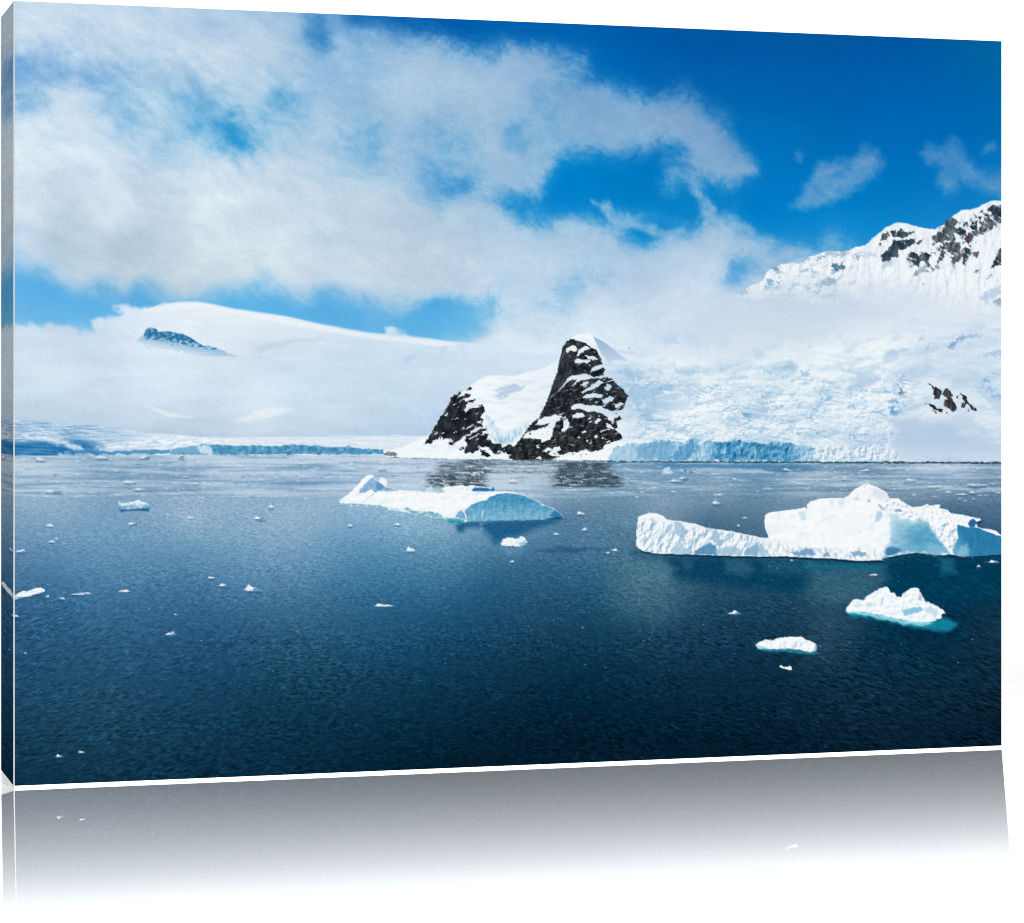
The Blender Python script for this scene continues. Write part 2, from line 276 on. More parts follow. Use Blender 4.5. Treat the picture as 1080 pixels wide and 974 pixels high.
def paint(X, Y):
    P = Print(X, Y)
    X, Y = P.X, P.Y
    rs = np.random.RandomState(11)
    sky = P.part('printed_sky')
    cloud = P.part('printed_cloud')
    dome = P.part('printed_snowfield', 'misty snow dome behind the low cloud in the print')
    peak = P.part('printed_rock_peak', 'small blue rock peak poking out of the mist in the print')
    farg = P.part('printed_glacier', 'low blue glacier front along the far shore in the print')
    ridge = P.part('printed_ridge', 'high snowy ridge at the right edge of the print')
    ridge_rock = P.part('rock_face', None, ridge)
    fog = P.part('printed_fog_bank')
    mount = P.part('printed_mountain', 'snow covered mountain with dark rock faces in the print')
    rock_a = P.part('rock_face', 'black cliff left on the printed mountain', mount)
    rock_b = P.part('rock_face', 'black steep peak striped with snow', mount)
    rock_c = P.part('rock_face', 'small rock outcrop on the right snow slope', mount)
    cliff = P.part('ice_cliff', None, mount)
    water = P.part('printed_water')
    # ---------------- sky and clouds
    sl = P.box(0, -20, 1100, 500)
    x, y = X[sl], Y[sl]
    skyc = Field(SKY)(x, y)
    wx = x + 16 * fbm(x / 60, y / 60, 3, 5)
    wy = y + 12 * fbm(x / 60, y / 60, 3, 6)
    ap = [(xx, yy, a) for yy, row in ALPHA for xx, a in row]
    base = Field(ap, 5.0, 0.2)(wx * .6 + x * .4, wy * .6 + y * .4)
    dx, dy = wx * .86 + wy * .5, wy * .86 - wx * .5
    lean = 1 - ss(330, 520, x)
    n = fbm(wx / 46, wy / 34, 6, 9, 0.6)
    n2 = lean * fbm(dx / 34 + .6 * n, dy / 13 + .5 * n, 5, 12, 0.55) + (1 - lean) * fbm(wx / 16 + .5 * n, wy / 14, 5, 13, 0.6)
    n3 = fbm(wx / 7 + n2, wy / 6 + n, 4, 14, .6)
    amp = 0.10 + 1.5 * base * (1 - base)
    amp = amp * ss(0.0, 0.1, base)
    a = np.clip(base + amp * (0.50 * n + (.46 + .14 * lean) * n2 + (.20 + .20 * (1 - lean)) * n3) - .05 * lean * ss(55, 80, y) * (1 - ss(135, 175, y)), 0, 1)
    a = a + (.12 + .45 * (1 - lean)) * (ss(.10, .82, a) - a)
    def cloudlet(pts, soft, alpha, seed):
        d = sdf(pts, wx * .4 + x * .6, wy * .4 + y * .6)
        k = ss(-soft * 1.6, soft, -d + soft * 1.5 * (fbm(x / 16, y / 13, 5, seed, .62)))
        return k * alpha * np.clip(.8 + .55 * fbm(x / 18, y / 14, 4, seed + 5, .6), 0, 1.2)
    for pts, sf, al in (([(190, 103), (205, 99), (222, 106), (240, 116), (256, 132), (266, 150), (262, 160), (246, 161), (233, 152), (222, 136), (208, 122), (196, 113)], 10, .5), ([(236, 134), (248, 132), (258, 144), (256, 154), (244, 153)], 7, .8), ([(290, 96), (300, 94), (307, 106), (300, 114), (292, 106)], 6, .6),
                        ([(380, 136), (394, 138), (398, 156), (388, 164), (378, 152)], 8, .4), ([(446, 136), (466, 132), (482, 150), (486, 176), (480, 206), (466, 210), (452, 196), (444, 170)], 14, .35), ([(536, 140), (548, 138), (555, 148), (548, 156), (538, 153)], 6, .6),
                        ([(14, 64), (40, 70), (70, 74), (110, 78), (104, 88), (60, 84), (30, 92), (14, 96)], 8, .6), ([(100, 92), (120, 98), (140, 122), (134, 132), (112, 112)], 9, .45), ([(326, 18), (340, 24), (346, 40), (340, 52), (328, 40)], 6, .7), ([(14, 108), (34, 104), (50, 112), (30, 118), (14, 120)], 6, .5)):
        a = a * (1 - .8 * cloudlet(pts, sf * 1.5, al, 28))
    for pts, sf, al in ((T(680, 120, 4.5, [(690, 435), (760, 370), (800, 310), (840, 250), (900, 230), (950, 232), (1000, 212), (1032, 190), (1030, 150), (1050, 150), (1090, 190), (1115, 240), (1100, 280), (1040, 330), (960, 380), (880, 415), (840, 425), (760, 440)]), 6, .78),
                        (T(840, 100, 4.5, [(605, 280), (620, 245), (690, 250), (740, 210), (780, 230), (800, 290), (850, 350), (900, 380), (1000, 350), (1000, 465), (900, 455), (830, 420), (770, 410), (740, 460), (700, 480), (685, 420), (700, 360), (640, 330)]), 6, .66),
                        (T(840, 100, 4.5, [(885, 285), (900, 245), (940, 225), (950, 250), (910, 280)]), 3, .5), (T(840, 100, 4.5, [(5, 310), (15, 265), (45, 280), (30, 320)]), 3, .45),
                        (T(480, 200, 4.5, [(650, 60), (690, 78), (745, 65), (775, 122), (830, 118), (880, 150), (940, 170), (1010, 192), (1080, 180), (1080, 250), (1000, 262), (960, 225), (900, 195), (850, 180), (790, 186), (740, 160), (700, 110)]), 3, .85),
                        (T(680, 120, 4.5, [(200, 340), (240, 350), (290, 400), (322, 430), (350, 470), (400, 480), (440, 490), (480, 520), (540, 570), (640, 600), (560, 640), (330, 600), (300, 520), (262, 480), (262, 440), (230, 390)]), 4, .85)):
        a = np.maximum(a, cloudlet(pts, sf, al, 27))
    cc = Field(CLOUD)(x, y)
    lum = fbm(x / 75 + .2 * n, y / 38, 5, 21, 0.55)
    cc = cc * np.array([1.012, 1.02, 1.018], np.float32) * (1 + (0.07 * lum + .03 * n2)[..., None] * np.array([1.35, 1.0, .6], np.float32))
    cc = cc + (fbm(x / 9, y / 7, 3, 23) * .006)[..., None]
    skyc = skyc * (1 + 0.03 * fbm(x / 120, y / 40, 3, 31))[..., None]
    P.put(sl, np.ones_like(a), np.clip(skyc, 0, 1), sky)
    P.put(sl, a, np.clip(cc, 0, 1), cloud, 0.6)

    # ---------------- distant dome and mist
    MI = Field(MIST)
    def mistc(x, y):
        c = MI(x, y) * np.array([.978, .994, 1.002], np.float32)
        t = fbm(x / 55 + fbm(x / 40, y / 20, 3, 35) * .8, y / 15, 5, 33, .55) * .036 + fbm(x / 14, y / 6, 3, 34) * .010
        return np.clip(c + t[..., None], 0, 1)
    domepts = [(5, 500), (5, 350), (20, 353), (50, 350), (72, 354), (92, 361), (110, 352), (122, 342), (136, 334), (150, 328), (163, 323), (175, 320), (190, 318.6), (206, 318.5), (225, 321), (250, 326), (275, 330), (300, 333.5), (322, 338), (345, 343), (365, 347.5), (390, 351), (405, 353), (424, 354), (440, 355.5), (460, 358.5), (485, 361), (520, 365), (560, 372), (640, 378), (640, 500)]
    for pts, sf in (([(5, 344), (20, 344), (50, 341), (72, 346), (92, 353), (118, 352), (118, 380), (5, 380)], 4.5), ([(97, 343), (97, 337), (106, 334), (130, 331), (120, 324), (150, 324), (180, 319.5), (186, 340), (130, 360), (100, 360)], 3.5), ([(403, 354), (408, 348), (414, 345), (424, 351), (434, 358), (405, 360)], 3.5)):
        P.fill(pts, mistc, sf, .95, 6, .12, dome)
    P.fill(domepts, mistc, 1.6, 1, 1.2, .05, dome)
    P.fill([(150, 328), (190, 320.5), (206, 320), (250, 327.5), (300, 335), (345, 344.5), (390, 352.5), (480, 362), (480, 368), (380, 356), (300, 342), (220, 326)], (244, 248, 252), 3, .75)
    # creases of the fog seen over the dome
    for pts, c, w in (([(268, 368), (285, 362), (310, 358), (338, 357), (345, 359), (312, 361), (290, 366), (275, 374)], (198, 214, 230), 2.5),
                      ([(425, 378), (432, 374), (440, 372), (434, 380), (428, 384)], (188, 215, 236), 1.5),
                      ([(462, 372), (470, 366), (474, 367), (466, 374)], (190, 217, 238), 1.2),
                      ([(442, 366), (468, 366), (480, 364), (468, 368), (446, 368)], (200, 222, 240), 1.2),
                      ([(280, 392), (300, 385), (320, 392), (300, 390)], (203, 220, 236), 4),
                      ([(175, 430), (200, 440), (240, 444), (270, 440), (240, 448), (195, 446)], (196, 212, 228), 3.5),
                      ([(150, 428), (185, 436), (205, 440), (180, 440)], (236, 244, 250), 2.5),
                      ([(245, 443), (262, 439), (280, 430), (298, 428), (310, 432), (290, 438), (262, 446)], (238, 245, 251), 3),
                      ([(20, 425), (60, 432), (110, 438), (60, 440)], (195, 214, 231), 4)):
        P.fill(pts, c, w, .75, 3, .08, inside=[dome])
    # small blue peak
    S = 7.714
    pk = T(130, 330, S, [(105, 230), (150, 195), (185, 145), (210, 118), (240, 125), (285, 152), (330, 155), (385, 155), (440, 165), (490, 175), (530, 195), (570, 225), (620, 255), (650, 265), (720, 278), (790, 300), (860, 335), (940, 355), (760, 358), (620, 360), (560, 340), (470, 318), (380, 302), (280, 290), (200, 298), (160, 265)])
    def pkc(x, y):
        f = fbm(x / 5.0 + y / 9, y / 2.6, 3, 41, .55)
        t = ss(-.3, .45, f + 0.30 - ss(352, 366, y - (x - 160) * 0.15) * 1.0)
        c = mix((164, 200, 224), (36, 110, 160), t)
        low = ss(355, 366, y - (x - 155) * 0.2)
        return c * (1 - low[..., None]) + low[..., None] * (mistc(x, y) * .7 + .3 * np.array((178, 204, 228), np.float32) / 255)
    P.fill(pk, pkc, 0.8, 1, 1.5, .35, peak)

    # ---------------- low far glacier
    gl = [(5, 443), (35, 444), (60, 446), (80, 448), (100, 449), (118, 451), (135, 454), (155, 457), (185, 458.5), (210, 461), (240, 462), (280, 461), (330, 461), (380, 460), (420, 459.5), (450, 460), (450, 483), (5, 483)]
    def glc(x, y):
        t = fbm(x / 30 + y / 14, (y - x * .03) / 2.6, 5, 43, .6)
        r = relief(x + 3 * y, y, .06, .35, 4, 44, .8)
        left = 1 - ss(70, 200, x)
        k = np.clip(.5 * left + .30 * left * t * 2 + .9 * r * (.35 + .6 * left) + .12, 0, 1)
        c = mix((238, 244, 250), (120, 168, 208), k)
        dark = left * ss(464, 471, y + x * .05 + 4 * t) * (1 - ss(98, 125, x - 2 * (y - 474)))
        return np.clip(c * (1 - dark[..., None]) + dark[..., None] * mix((25, 105, 165), (90, 155, 200), np.clip(.4 + 1.2 * t, 0, 1)), 0, 1)
    P.fill(gl, glc, 1.0, 1, .8, .1, farg)
    for pts in ([(16, 461), (30, 459), (55, 460), (70, 464), (84, 470), (90, 476), (76, 474), (60, 468), (40, 464)], [(100, 473), (130, 467), (155, 465), (180, 467), (150, 470), (112, 476)], [(60, 478), (85, 479.5), (140, 480), (120, 482), (60, 481.5)],
                [(150, 464), (185, 460), (260, 464), (200, 472), (170, 473)], [(25, 453), (60, 456), (40, 455)]):
        P.fill(pts, lambda x, y: mix((247, 250, 253), (150, 192, 222), np.clip(.15 + 1.3 * fbm(x / 9 + y / 4, y / 2.6, 3, 45, .6), 0, 1)), 2.4, .8, 4, .2, inside=[farg])
    P.fill([(84, 476), (90, 474), (100, 477), (130, 476), (150, 474.5), (180, 475), (180, 479), (100, 479)], (60, 135, 185), .9, .8, 2, .2, inside=[farg])
    def blueface(x, y):
        v = fbm(x / 5.5 + y / 12, y / 6, 4, 46, .6)
        return mix((58, 134, 180), (150, 196, 222), np.clip(.3 + 1.1 * v, 0, 1))
    P.fill([(180, 475), (195, 472), (214, 469), (226, 469), (250, 470.5), (262, 470), (285, 471), (306, 469.5), (330, 470), (350, 472), (368, 471), (380, 473.5), (404, 474), (405, 479.5), (300, 479.5), (236, 480), (180, 479)], blueface, .8, 1, 1.6, .25, farg, inside=[farg])
    P.fill([(206, 471), (221, 469), (224, 479), (212, 480)], (232, 241, 248), 1.2, .8, 3, .3, inside=[farg])
    P.fill([(180, 474.5), (196, 471.5), (208, 470.5), (210, 479), (180, 478.5)], (128, 178, 214), 1, .8, 1, .3, inside=[farg])

    # ---------------- upper right ridge
    rp = [(774, 313), (781, 308), (787, 304.5), (793, 301), (799, 299), (805, 295), (811, 284), (817, 281.5), (822, 278.5), (830, 279), (842, 274), (850, 271.5), (861, 269.5), (866, 266.5), (875, 265), (888, 265.5), (896, 264), (903, 260.5), (912, 259), (918, 254), (925, 247.5), (935, 239.5), (947, 234.5), (956, 236), (968, 239.5), (974, 241), (986, 242), (996, 237), (1004, 229), (1013, 222.5), (1023, 221), (1031, 219.5), (1040, 214), (1047, 211.5), (1064, 212), (1064, 345), (1000, 338), (940, 332), (880, 322), (840, 319), (800, 317)]
    def ridc(x, y):
        r = relief(x, y, .10, .045, 5, 47, 1.2)
        st = fbm(x / 3.0 - (y / 40), y / 26, 4, 48, .6)
        k = np.clip(.08 - r * .6 + .22 * st, 0, 1)
        left = 1 - ss(880, 930, x)
        c = mix((248, 251, 253), (176, 206, 228), k)
        sp = ss(.10, .6, fbm(x / 12 + y / 14, y / 9, 4, 49, .55) + .1 - .3 * (1 - left)) * left * .7
        return mix(c, (122, 158, 184), sp)
    P.fill(rp, ridc, .8, 1, 1.0, .3, ridge)
    Q = lambda pts: T(910, 200, 7.2, pts)
    def rockc(dark, light, s1, amp=.5):
        def f(x, y):
            v = .8 * fbm(x / 3.4 + y / 9, y / 11 - x / 14, 3, s1, .55) + .5 * fbm(x / 14, y / 12, 2, s1 + 9)
            return mix(dark, light, np.clip(amp + 1.1 * v, 0, 1))
        return f
    sl = P.box(900, 205, 1064, 310)
    x, y = X[sl], Y[sl]
    env = Q([(505, 375), (560, 335), (620, 245), (680, 212), (740, 262), (800, 242), (870, 190), (945, 145), (985, 116), (1070, 112), (1070, 245), (1010, 265), (975, 315), (930, 328), (880, 345), (862, 400), (835, 425), (850, 480), (820, 510), (780, 578), (745, 562), (700, 578), (650, 530), (600, 490), (570, 600), (500, 625), (395, 668), (470, 600), (380, 585), (335, 520), (345, 482), (430, 478), (510, 470), (560, 450), (535, 400)])
    u, v = x * .72 + y * .7, y * .72 - x * .7
    f = .8 * fbm(u / 10, v / 4.5, 3, 59, .5) + .4 * fbm(x / 5, y / 4, 2, 60)
    m = ss(-.02, .22, f - .02) * (1 - ss(-2.5, 2.5, sdf(env, x, y) + 4 * pn(x / 6, y / 6, 61)))
    P.put(sl, m * .9, mix((40, 54, 68), (128, 142, 154), np.clip(.35 + 1.2 * fbm(x / 3.4 + y / 8, y / 6, 3, 62), 0, 1)), ridge_rock, .55)
    rd = rockc((30, 46, 60), (96, 112, 124), 50, .3)
    rl = rockc((48, 60, 70), (128, 138, 142), 51, .42)
    for pts, c in ((([(130, 385), (150, 335), (200, 322), (205, 355), (170, 385)]), rl), ([(215, 320), (255, 310), (245, 360), (215, 360)], rd), ([(250, 345), (285, 300), (330, 325), (395, 320), (350, 350), (310, 370), (245, 362)], rd),
            ([(240, 385), (330, 380), (400, 375), (390, 410), (340, 440), (320, 455), (270, 455), (270, 515), (215, 515), (205, 550), (150, 550), (135, 500), (190, 450)], rd),
            ([(340, 495), (375, 478), (430, 500), (480, 475), (515, 500), (500, 540), (450, 545), (430, 565), (380, 575), (365, 555), (400, 530), (345, 515)], rd),
            ([(515, 370), (560, 340), (620, 300), (625, 240), (680, 215), (720, 240), (690, 290), (730, 290), (780, 330), (740, 350), (690, 330), (670, 380), (600, 400), (560, 410), (540, 390)], rl),
            ([(580, 440), (640, 400), (740, 405), (735, 480), (760, 500), (740, 540), (690, 570), (670, 550), (690, 500), (650, 470), (600, 455)], rl), ([(755, 265), (790, 245), (800, 265), (760, 280)], rd),
            ([(770, 390), (800, 330), (835, 320), (835, 390), (800, 410)], rockc((50, 45, 52), (110, 100, 105), 52)), ([(830, 250), (870, 240), (860, 300), (830, 310), (810, 290)], rd), ([(700, 300), (760, 290), (780, 330), (730, 345)], rd),
            ([(875, 310), (905, 250), (950, 195), (1010, 260), (975, 310), (930, 320), (885, 335)], rl), ([(945, 145), (985, 120), (1060, 120), (1060, 235), (1010, 235), (975, 190)], rd),
            ([(750, 545), (770, 490), (760, 450), (810, 450), (820, 480), (790, 530), (775, 570)], rd), ([(968, 605), (1000, 540), (1035, 450), (1062, 435), (1062, 565), (1010, 580)], rd),
            ([(830, 480), (880, 465), (870, 515), (840, 510)], rockc((80, 72, 74), (150, 140, 140), 53)), ([(875, 210), (905, 205), (890, 235)], rd), ([(880, 180), (915, 150), (905, 175)], rd), ([(560, 555), (600, 470), (620, 510), (590, 540), (550, 590)], rl),
            ([(840, 640), (870, 600), (875, 620)], rl), ([(925, 680), (990, 635), (980, 655), (940, 685)], rockc((120, 140, 155), (180, 195, 208), 54)), ([(380, 640), (440, 590), (500, 560), (470, 610), (400, 665)], rockc((130, 150, 168), (200, 212, 224), 54)), ([(120, 415), (140, 405), (130, 435)], rl), ([(450, 725), (470, 710), (462, 728)], rl), ([(405, 410), (435, 385), (470, 372), (420, 420)], rl)):
        P.fill(Q(pts), c, .65, .95, 2.2, .5, ridge_rock, seed=55)
    sl = P.box(900, 205, 1064, 300)
    x, y = X[sl], Y[sl]
    u, v = x * .8 + y * .6, y * .8 - x * .6
    m = ss(.30, .48, fbm(u / 8, v / 3.4, 3, 58, .5)) * np.isin(P.L[sl], [ridge_rock])
    P.put(sl, m * .85, np.array((222, 232, 241), np.float32) / 255)
    for pts in (([(150, 555), (215, 520), (235, 560), (160, 605), (140, 610)]), ([(0, 500), (60, 470), (100, 500), (40, 515)]), ([(880, 820), (960, 760), (1055, 730), (1055, 790), (980, 830), (940, 880)])):
        P.fill(Q(pts), (165, 195, 222), 1.8, .6, 4, .4, inside=[ridge])
    P.fill(Q([(985, 850), (1030, 825), (1062, 830), (1062, 900), (1010, 890)]), rockc((110, 135, 158), (190, 208, 224), 56), 1, .9, 2.5, .4, ridge_rock)
    Q2 = lambda pts: T(760, 200, 7.2, pts)
    for pts, c in (([(825, 580), (880, 562), (950, 570), (950, 600), (890, 615), (845, 605)], (62, 112, 145)), ([(760, 690), (830, 670), (900, 690), (860, 720), (790, 750), (750, 730)], (140, 168, 192)), ([(990, 500), (1050, 480), (1080, 500), (1040, 530)], (150, 178, 202)), ([(340, 735), (360, 670), (400, 700), (380, 750), (340, 780)], (135, 175, 208)),
                   ([(130, 785), (180, 755), (205, 765), (180, 800), (145, 805)], (105, 140, 165)), ([(370, 600), (410, 575), (460, 600), (420, 615)], (120, 155, 180)), ([(560, 525), (640, 530), (650, 555), (570, 560)], (165, 190, 212)), ([(700, 775), (760, 750), (740, 800), (715, 805)], (140, 172, 196)), ([(435, 700), (450, 690), (448, 735)], (120, 155, 182)), ([(715, 530), (780, 490), (840, 480), (780, 520), (730, 550)], (150, 180, 206))):
        P.fill(Q2(pts), c, .9, .85, 5, .5, inside=[ridge], seed=57)

    # ---------------- snow mountain with crevassed glacier
    mp = [(403, 484), (409, 480), (414, 475), (425, 471), (440, 464), (452, 459), (470, 436), (488, 413), (506, 400), (516, 396.5), (527, 396), (541, 397), (556, 393), (574, 388), (588, 380), (594, 366), (602, 356), (613, 351.5), (623, 354), (634, 358), (648, 365), (668, 371)]
    SN = Field(SNOW)
    def snowc(x, y):
        c = SN(x, y)
        crev = ss(640, 690, x) * (1 - ss(925, 985, x + .4 * (y - 440))) * ss(378, 412, y)
        big = fbm(x / 34, y / 22, 3, 63)
        crev = crev * np.clip(.6 + 1.1 * big, 0.12, 1.2)
        r1 = relief(x + 6 * big, y, .11, .17, 4, 64, 1.1, .55, .8, .62)
        r2 = relief(x, y, .030, .075, 5, 65, 1.6, .3, .95, .55)
        shade = np.clip(-1.5 * r1, -.8, 1) * crev
        soft = np.clip(-.8 * r2, -.5, 1) * (.3 + .5 * crev)
        k = np.clip(shade + soft, 0, 1)
        c = mix(c * np.array([.985, 1.0, 1.002], np.float32), (140, 190, 222), k)
        hi = np.clip(-(shade + soft), 0, 1)
        c = mix(c, (254, 254, 254), np.clip(hi * 1.3, 0, 1))
        sp = ss(.30, .62, fbm(x / 8.5, y / 5, 3, 66, .55)) * crev * .6
        c = mix(c, (98, 156, 204), sp)
        fold = fbm(x / 52 + .6 * big, (y + .25 * x) / 20, 4, 68, .55)
        c = mix(c, (182, 208, 230), ss(-.12, .42, fold) * ss(650, 700, x) * (1 - ss(930, 1000, x) * .3) * .85)
        gl2 = relief(x + 9 * fold, y, .055, .085, 4, 69, 1.4, .6, .8, .55)
        c = mix(c, (168, 203, 228), np.clip(-1.6 * gl2, 0, 1) * crev * .8)
        ln = np.abs(fbm((x + .8 * y) / 30 + .8 * big, (y - .15 * x) / 10, 3, 70, .5))
        c = mix(c, (112, 168, 210), (1 - ss(.0, .075, ln)) * crev * np.clip(.45 + 1.1 * fold, 0, 1) * .75)
        c = mix(c, (252, 253, 254), ss(.06, .10, ln) * (1 - ss(.12, .24, ln)) * crev * .55)
        # lines drawn by wind and crevasses on the upper slope
        up = (1 - ss(395, 425, y)) * ss(650, 700, x) * (1 - ss(985, 1050, x) * .4)
        l = fbm(x / 40 + y / 50, (y - .06 * x) / 5, 4, 67, .55)
        c = mix(c, (188, 211, 233), np.clip(ss(.15, .6, l) * up * .3, 0, 1))
        return c
    P.fill([(640, 384), (690, 380), (740, 381), (800, 373), (850, 365), (900, 355), (960, 344), (1010, 334), (1110, 316), (1110, 530), (640, 530)], snowc, 13, 1, 6, .1, mount)
    P.fill([p for p in mp if p[0] < 669] + [(690, 380), (722, 402), (745, 490), (405, 490)], snowc, 1.0, 1, .8, .15, mount)
    # wind scoops, shadows and the deeper blue hollows
    Z5 = lambda pts: T(640, 340, 6.086, pts)
    Z6 = lambda pts: T(770, 340, 6.086, pts)
    Z7 = lambda pts: T(900, 320, 5.41, pts)
    Z3 = lambda pts: T(440, 340, 6.49, pts)
    Z4 = lambda pts: T(550, 340, 6.49, pts)
    P.fill(Z4([(490, 95), (545, 125), (600, 160), (660, 212), (722, 265), (690, 262), (640, 258), (615, 265), (598, 282), (585, 262), (545, 215), (515, 150)]), lambda x, y: mix((150, 182, 216), (190, 211, 234), ss(355, 383, y)), 1.0, .95, .6, .2, inside=[mount])
    P.fill(Z4([(600, 160), (660, 185), (779, 205), (779, 222), (700, 215), (640, 195)]), (205, 219, 236), 1.5, .8, 1, .2)
    P.fill(Z4([(640, 335), (700, 320), (750, 340), (779, 370), (779, 420), (740, 400), (700, 345)]), (165, 196, 226), 1.6, .7, 4, .25, inside=[mount])
    for pts, a in (([(70, 310), (150, 300), (240, 320), (180, 330), (150, 320)], .7), ([(150, 320), (260, 345), (250, 370), (170, 360)], .8), ([(280, 305), (370, 305), (370, 325), (300, 315)], .6), ([(150, 420), (200, 400), (220, 470), (200, 540), (160, 530), (140, 470)], .8), ([(225, 430), (300, 410), (360, 400), (370, 450), (300, 500), (240, 500), (210, 470)], .75), ([(200, 590), (260, 560), (300, 500), (340, 530), (300, 590), (270, 640), (220, 630)], .8),
                   ([(380, 390), (540, 390), (640, 410), (560, 415), (420, 415)], .6), ([(180, 205), (300, 215), (310, 235), (220, 220)], .5), ([(300, 235), (430, 270), (540, 350), (420, 300)], .35)):
        P.fill(Z5(pts), (160, 196, 225), 2.6, a * .85, 7, .25, inside=[mount], seed=71)
    P.fill(Z5([(350, 120), (380, 85), (440, 95), (485, 130), (420, 140), (370, 138)]), (190, 216, 236), 1.6, .7, 4, .3, seed=72)
    for pts, a in (([(180, 310), (330, 280), (420, 270), (400, 305), (260, 330)], .6), ([(450, 320), (520, 330), (520, 355), (470, 345)], .8), ([(520, 440), (600, 410), (640, 460), (560, 470)], .5), ([(0, 485), (60, 510), (30, 515)], .8), ([(110, 410), (240, 400), (200, 420), (130, 425)], .6), ([(240, 470), (265, 455), (270, 500)], .6), ([(485, 600), (530, 610), (510, 635), (490, 625)], .9), ([(540, 520), (580, 520), (570, 545)], .9), ([(760, 540), (790, 520), (800, 550), (765, 560)], .9), ([(380, 680), (410, 640), (405, 690)], .8), ([(490, 145), (525, 140), (515, 158)], .8), ([(180, 680), (220, 670), (200, 720)], .8), ([(735, 430), (760, 425), (750, 455)], .8)):
        P.fill(Z6(pts), (140, 188, 222), 2.0, a * .75, 6, .35, inside=[mount], seed=73)
    for pts, c, a in (([(530, 260), (570, 225), (600, 195), (640, 177), (740, 178), (730, 190), (650, 195), (600, 225), (560, 255)], (110, 160, 206), .9), ([(560, 135), (620, 110), (700, 80), (640, 115), (580, 140)], (175, 200, 226), .7), ([(375, 200), (400, 195), (415, 215), (390, 215)], (140, 185, 220), .8), ([(420, 220), (440, 225), (425, 260)], (130, 178, 216), .8), ([(200, 285), (230, 265), (245, 280)], (160, 195, 225), .8), ([(735, 300), (800, 275), (845, 260), (850, 300)], (150, 188, 222), .7), ([(700, 130), (850, 150), (850, 170), (740, 150)], (186, 207, 232), .7),
                      ([(580, 270), (605, 260), (590, 275)], (150, 188, 220), .7), ([(740, 430), (780, 430), (770, 450), (745, 445)], (100, 158, 206), .9), ([(715, 485), (740, 460), (735, 485)], (80, 145, 200), .9), ([(760, 495), (790, 485), (785, 510)], (90, 150, 202), .9), ([(780, 515), (845, 520), (845, 550), (800, 545)], (130, 175, 216), .9), ([(800, 400), (830, 400), (820, 412)], (120, 170, 212), .8), ([(640, 385), (720, 380), (690, 392)], (160, 192, 222), .6), ([(680, 480), (720, 430), (760, 470), (820, 480), (850, 560), (845, 650), (760, 560)], (180, 206, 232), .6),
                      ([(190, 555), (230, 545), (260, 560), (220, 575)], (110, 165, 210), .9), ([(205, 600), (225, 595), (250, 635), (215, 632)], (85, 150, 205), .9), ([(255, 510), (270, 480), (280, 520), (265, 525)], (70, 105, 140), .9), ([(280, 510), (298, 502), (290, 525)], (150, 125, 105), .8), ([(265, 490), (295, 455), (290, 480)], (140, 180, 215), .7), ([(225, 465), (245, 455), (240, 475)], (150, 190, 222), .8)):
        P.fill(Z7(pts), c, 1.5, a * .85, 4, .35, inside=[mount], seed=74)
    P.fill([(936, 441), (948, 441.5), (985, 445), (1003, 449), (1012, 456), (1012, 461), (1040, 467), (1064, 470), (1064, 486), (1000, 484), (950, 482), (940, 470), (944, 455)], lambda x, y: mix((184, 207, 230), (206, 221, 238), ss(462, 487, y)), 6, .9, 8, .08, inside=[mount])
    # hanging ice between the two cliffs
    def ice_hang(x, y):
        v = fbm(x / 2.6, y / 9, 4, 75, .6)
        return mix((236, 244, 250), (140, 190, 222), np.clip(.25 + 1.3 * v + .35 * ss(455, 468, y), 0, 1))
    P.fill(Z3([(480, 690), (460, 720), (500, 790), (560, 830), (640, 830), (690, 790), (740, 740), (779, 690), (740, 690), (690, 720), (600, 750), (540, 730), (500, 650), (470, 640)]), ice_hang, 2, .9, 3, .2, inside=[mount])
    P.fill(Z3([(520, 465), (570, 440), (620, 430), (690, 420), (680, 435), (740, 440), (700, 465), (620, 500), (560, 525), (530, 505), (580, 480), (540, 475)]), (180, 204, 226), 1.8, .8, 4, .25, inside=[mount], seed=77)
    # ice cliff over the water
    def cliffc(x, y):
        v = fbm(x / 5.5 + y / 9, y / 8.5 - x / 30, 4, 78, .6)
        w = ss(740, 775, x) * (1 - ss(860, 880, x))
        deep = ss(740, 762, x) * (1 - ss(832, 846, x))
        c = mix((202, 224, 238), (118, 176, 210), np.clip(.5 + 1.1 * v, 0, 1))
        c2 = mix((140, 192, 220), (34, 120, 170), np.clip(.55 + 1.3 * v, 0, 1))
        c = c * (1 - deep[..., None]) + c2 * deep[..., None]
        r = relief(x, y, .2, .12, 4, 79, .9)
        return np.clip(c + (.22 * r)[..., None], 0, 1)
    P.fill([(641, 487), (644, 479), (650, 471), (662, 469), (690, 465), (705, 464), (712, 467), (722, 466), (730, 462), (742, 464), (755, 466), (768, 467), (780, 465), (790, 467), (803, 468), (812, 467), (820, 466.5), (836, 468), (843, 470), (852, 470), (862, 473), (862, 487)], cliffc, 1.0, 1, 3.5, .25, cliff, seed=80)
    P.fill([(670, 472), (690, 466), (708, 465), (712, 472), (704, 484), (672, 484)], (104, 160, 204), 1.4, .6, 3, .2, inside=[cliff])
    P.fill([(640, 486), (645, 478), (652, 472), (668, 470), (672, 480), (668, 486)], (176, 210, 234), 1.2, .7, 3, .3, inside=[cliff])
    P.fill([(704, 485), (716, 474), (722, 467), (732, 464), (736, 470), (730, 480), (724, 486)], (62, 140, 192), 1, .6, 4, .3, inside=[cliff])
    def lowice(x, y):
        r = relief(x, y, .16, .16, 5, 82, .9, .8, .6)
        return mix((244, 249, 252), (128, 172, 206), np.clip(.25 - .95 * r, 0, 1))
    P.fill([(858, 486), (860, 474), (876, 470), (900, 472), (920, 470), (940, 474), (950, 479), (948, 486)], lowice, 2, .95, 3, .2, inside=[mount, cliff])
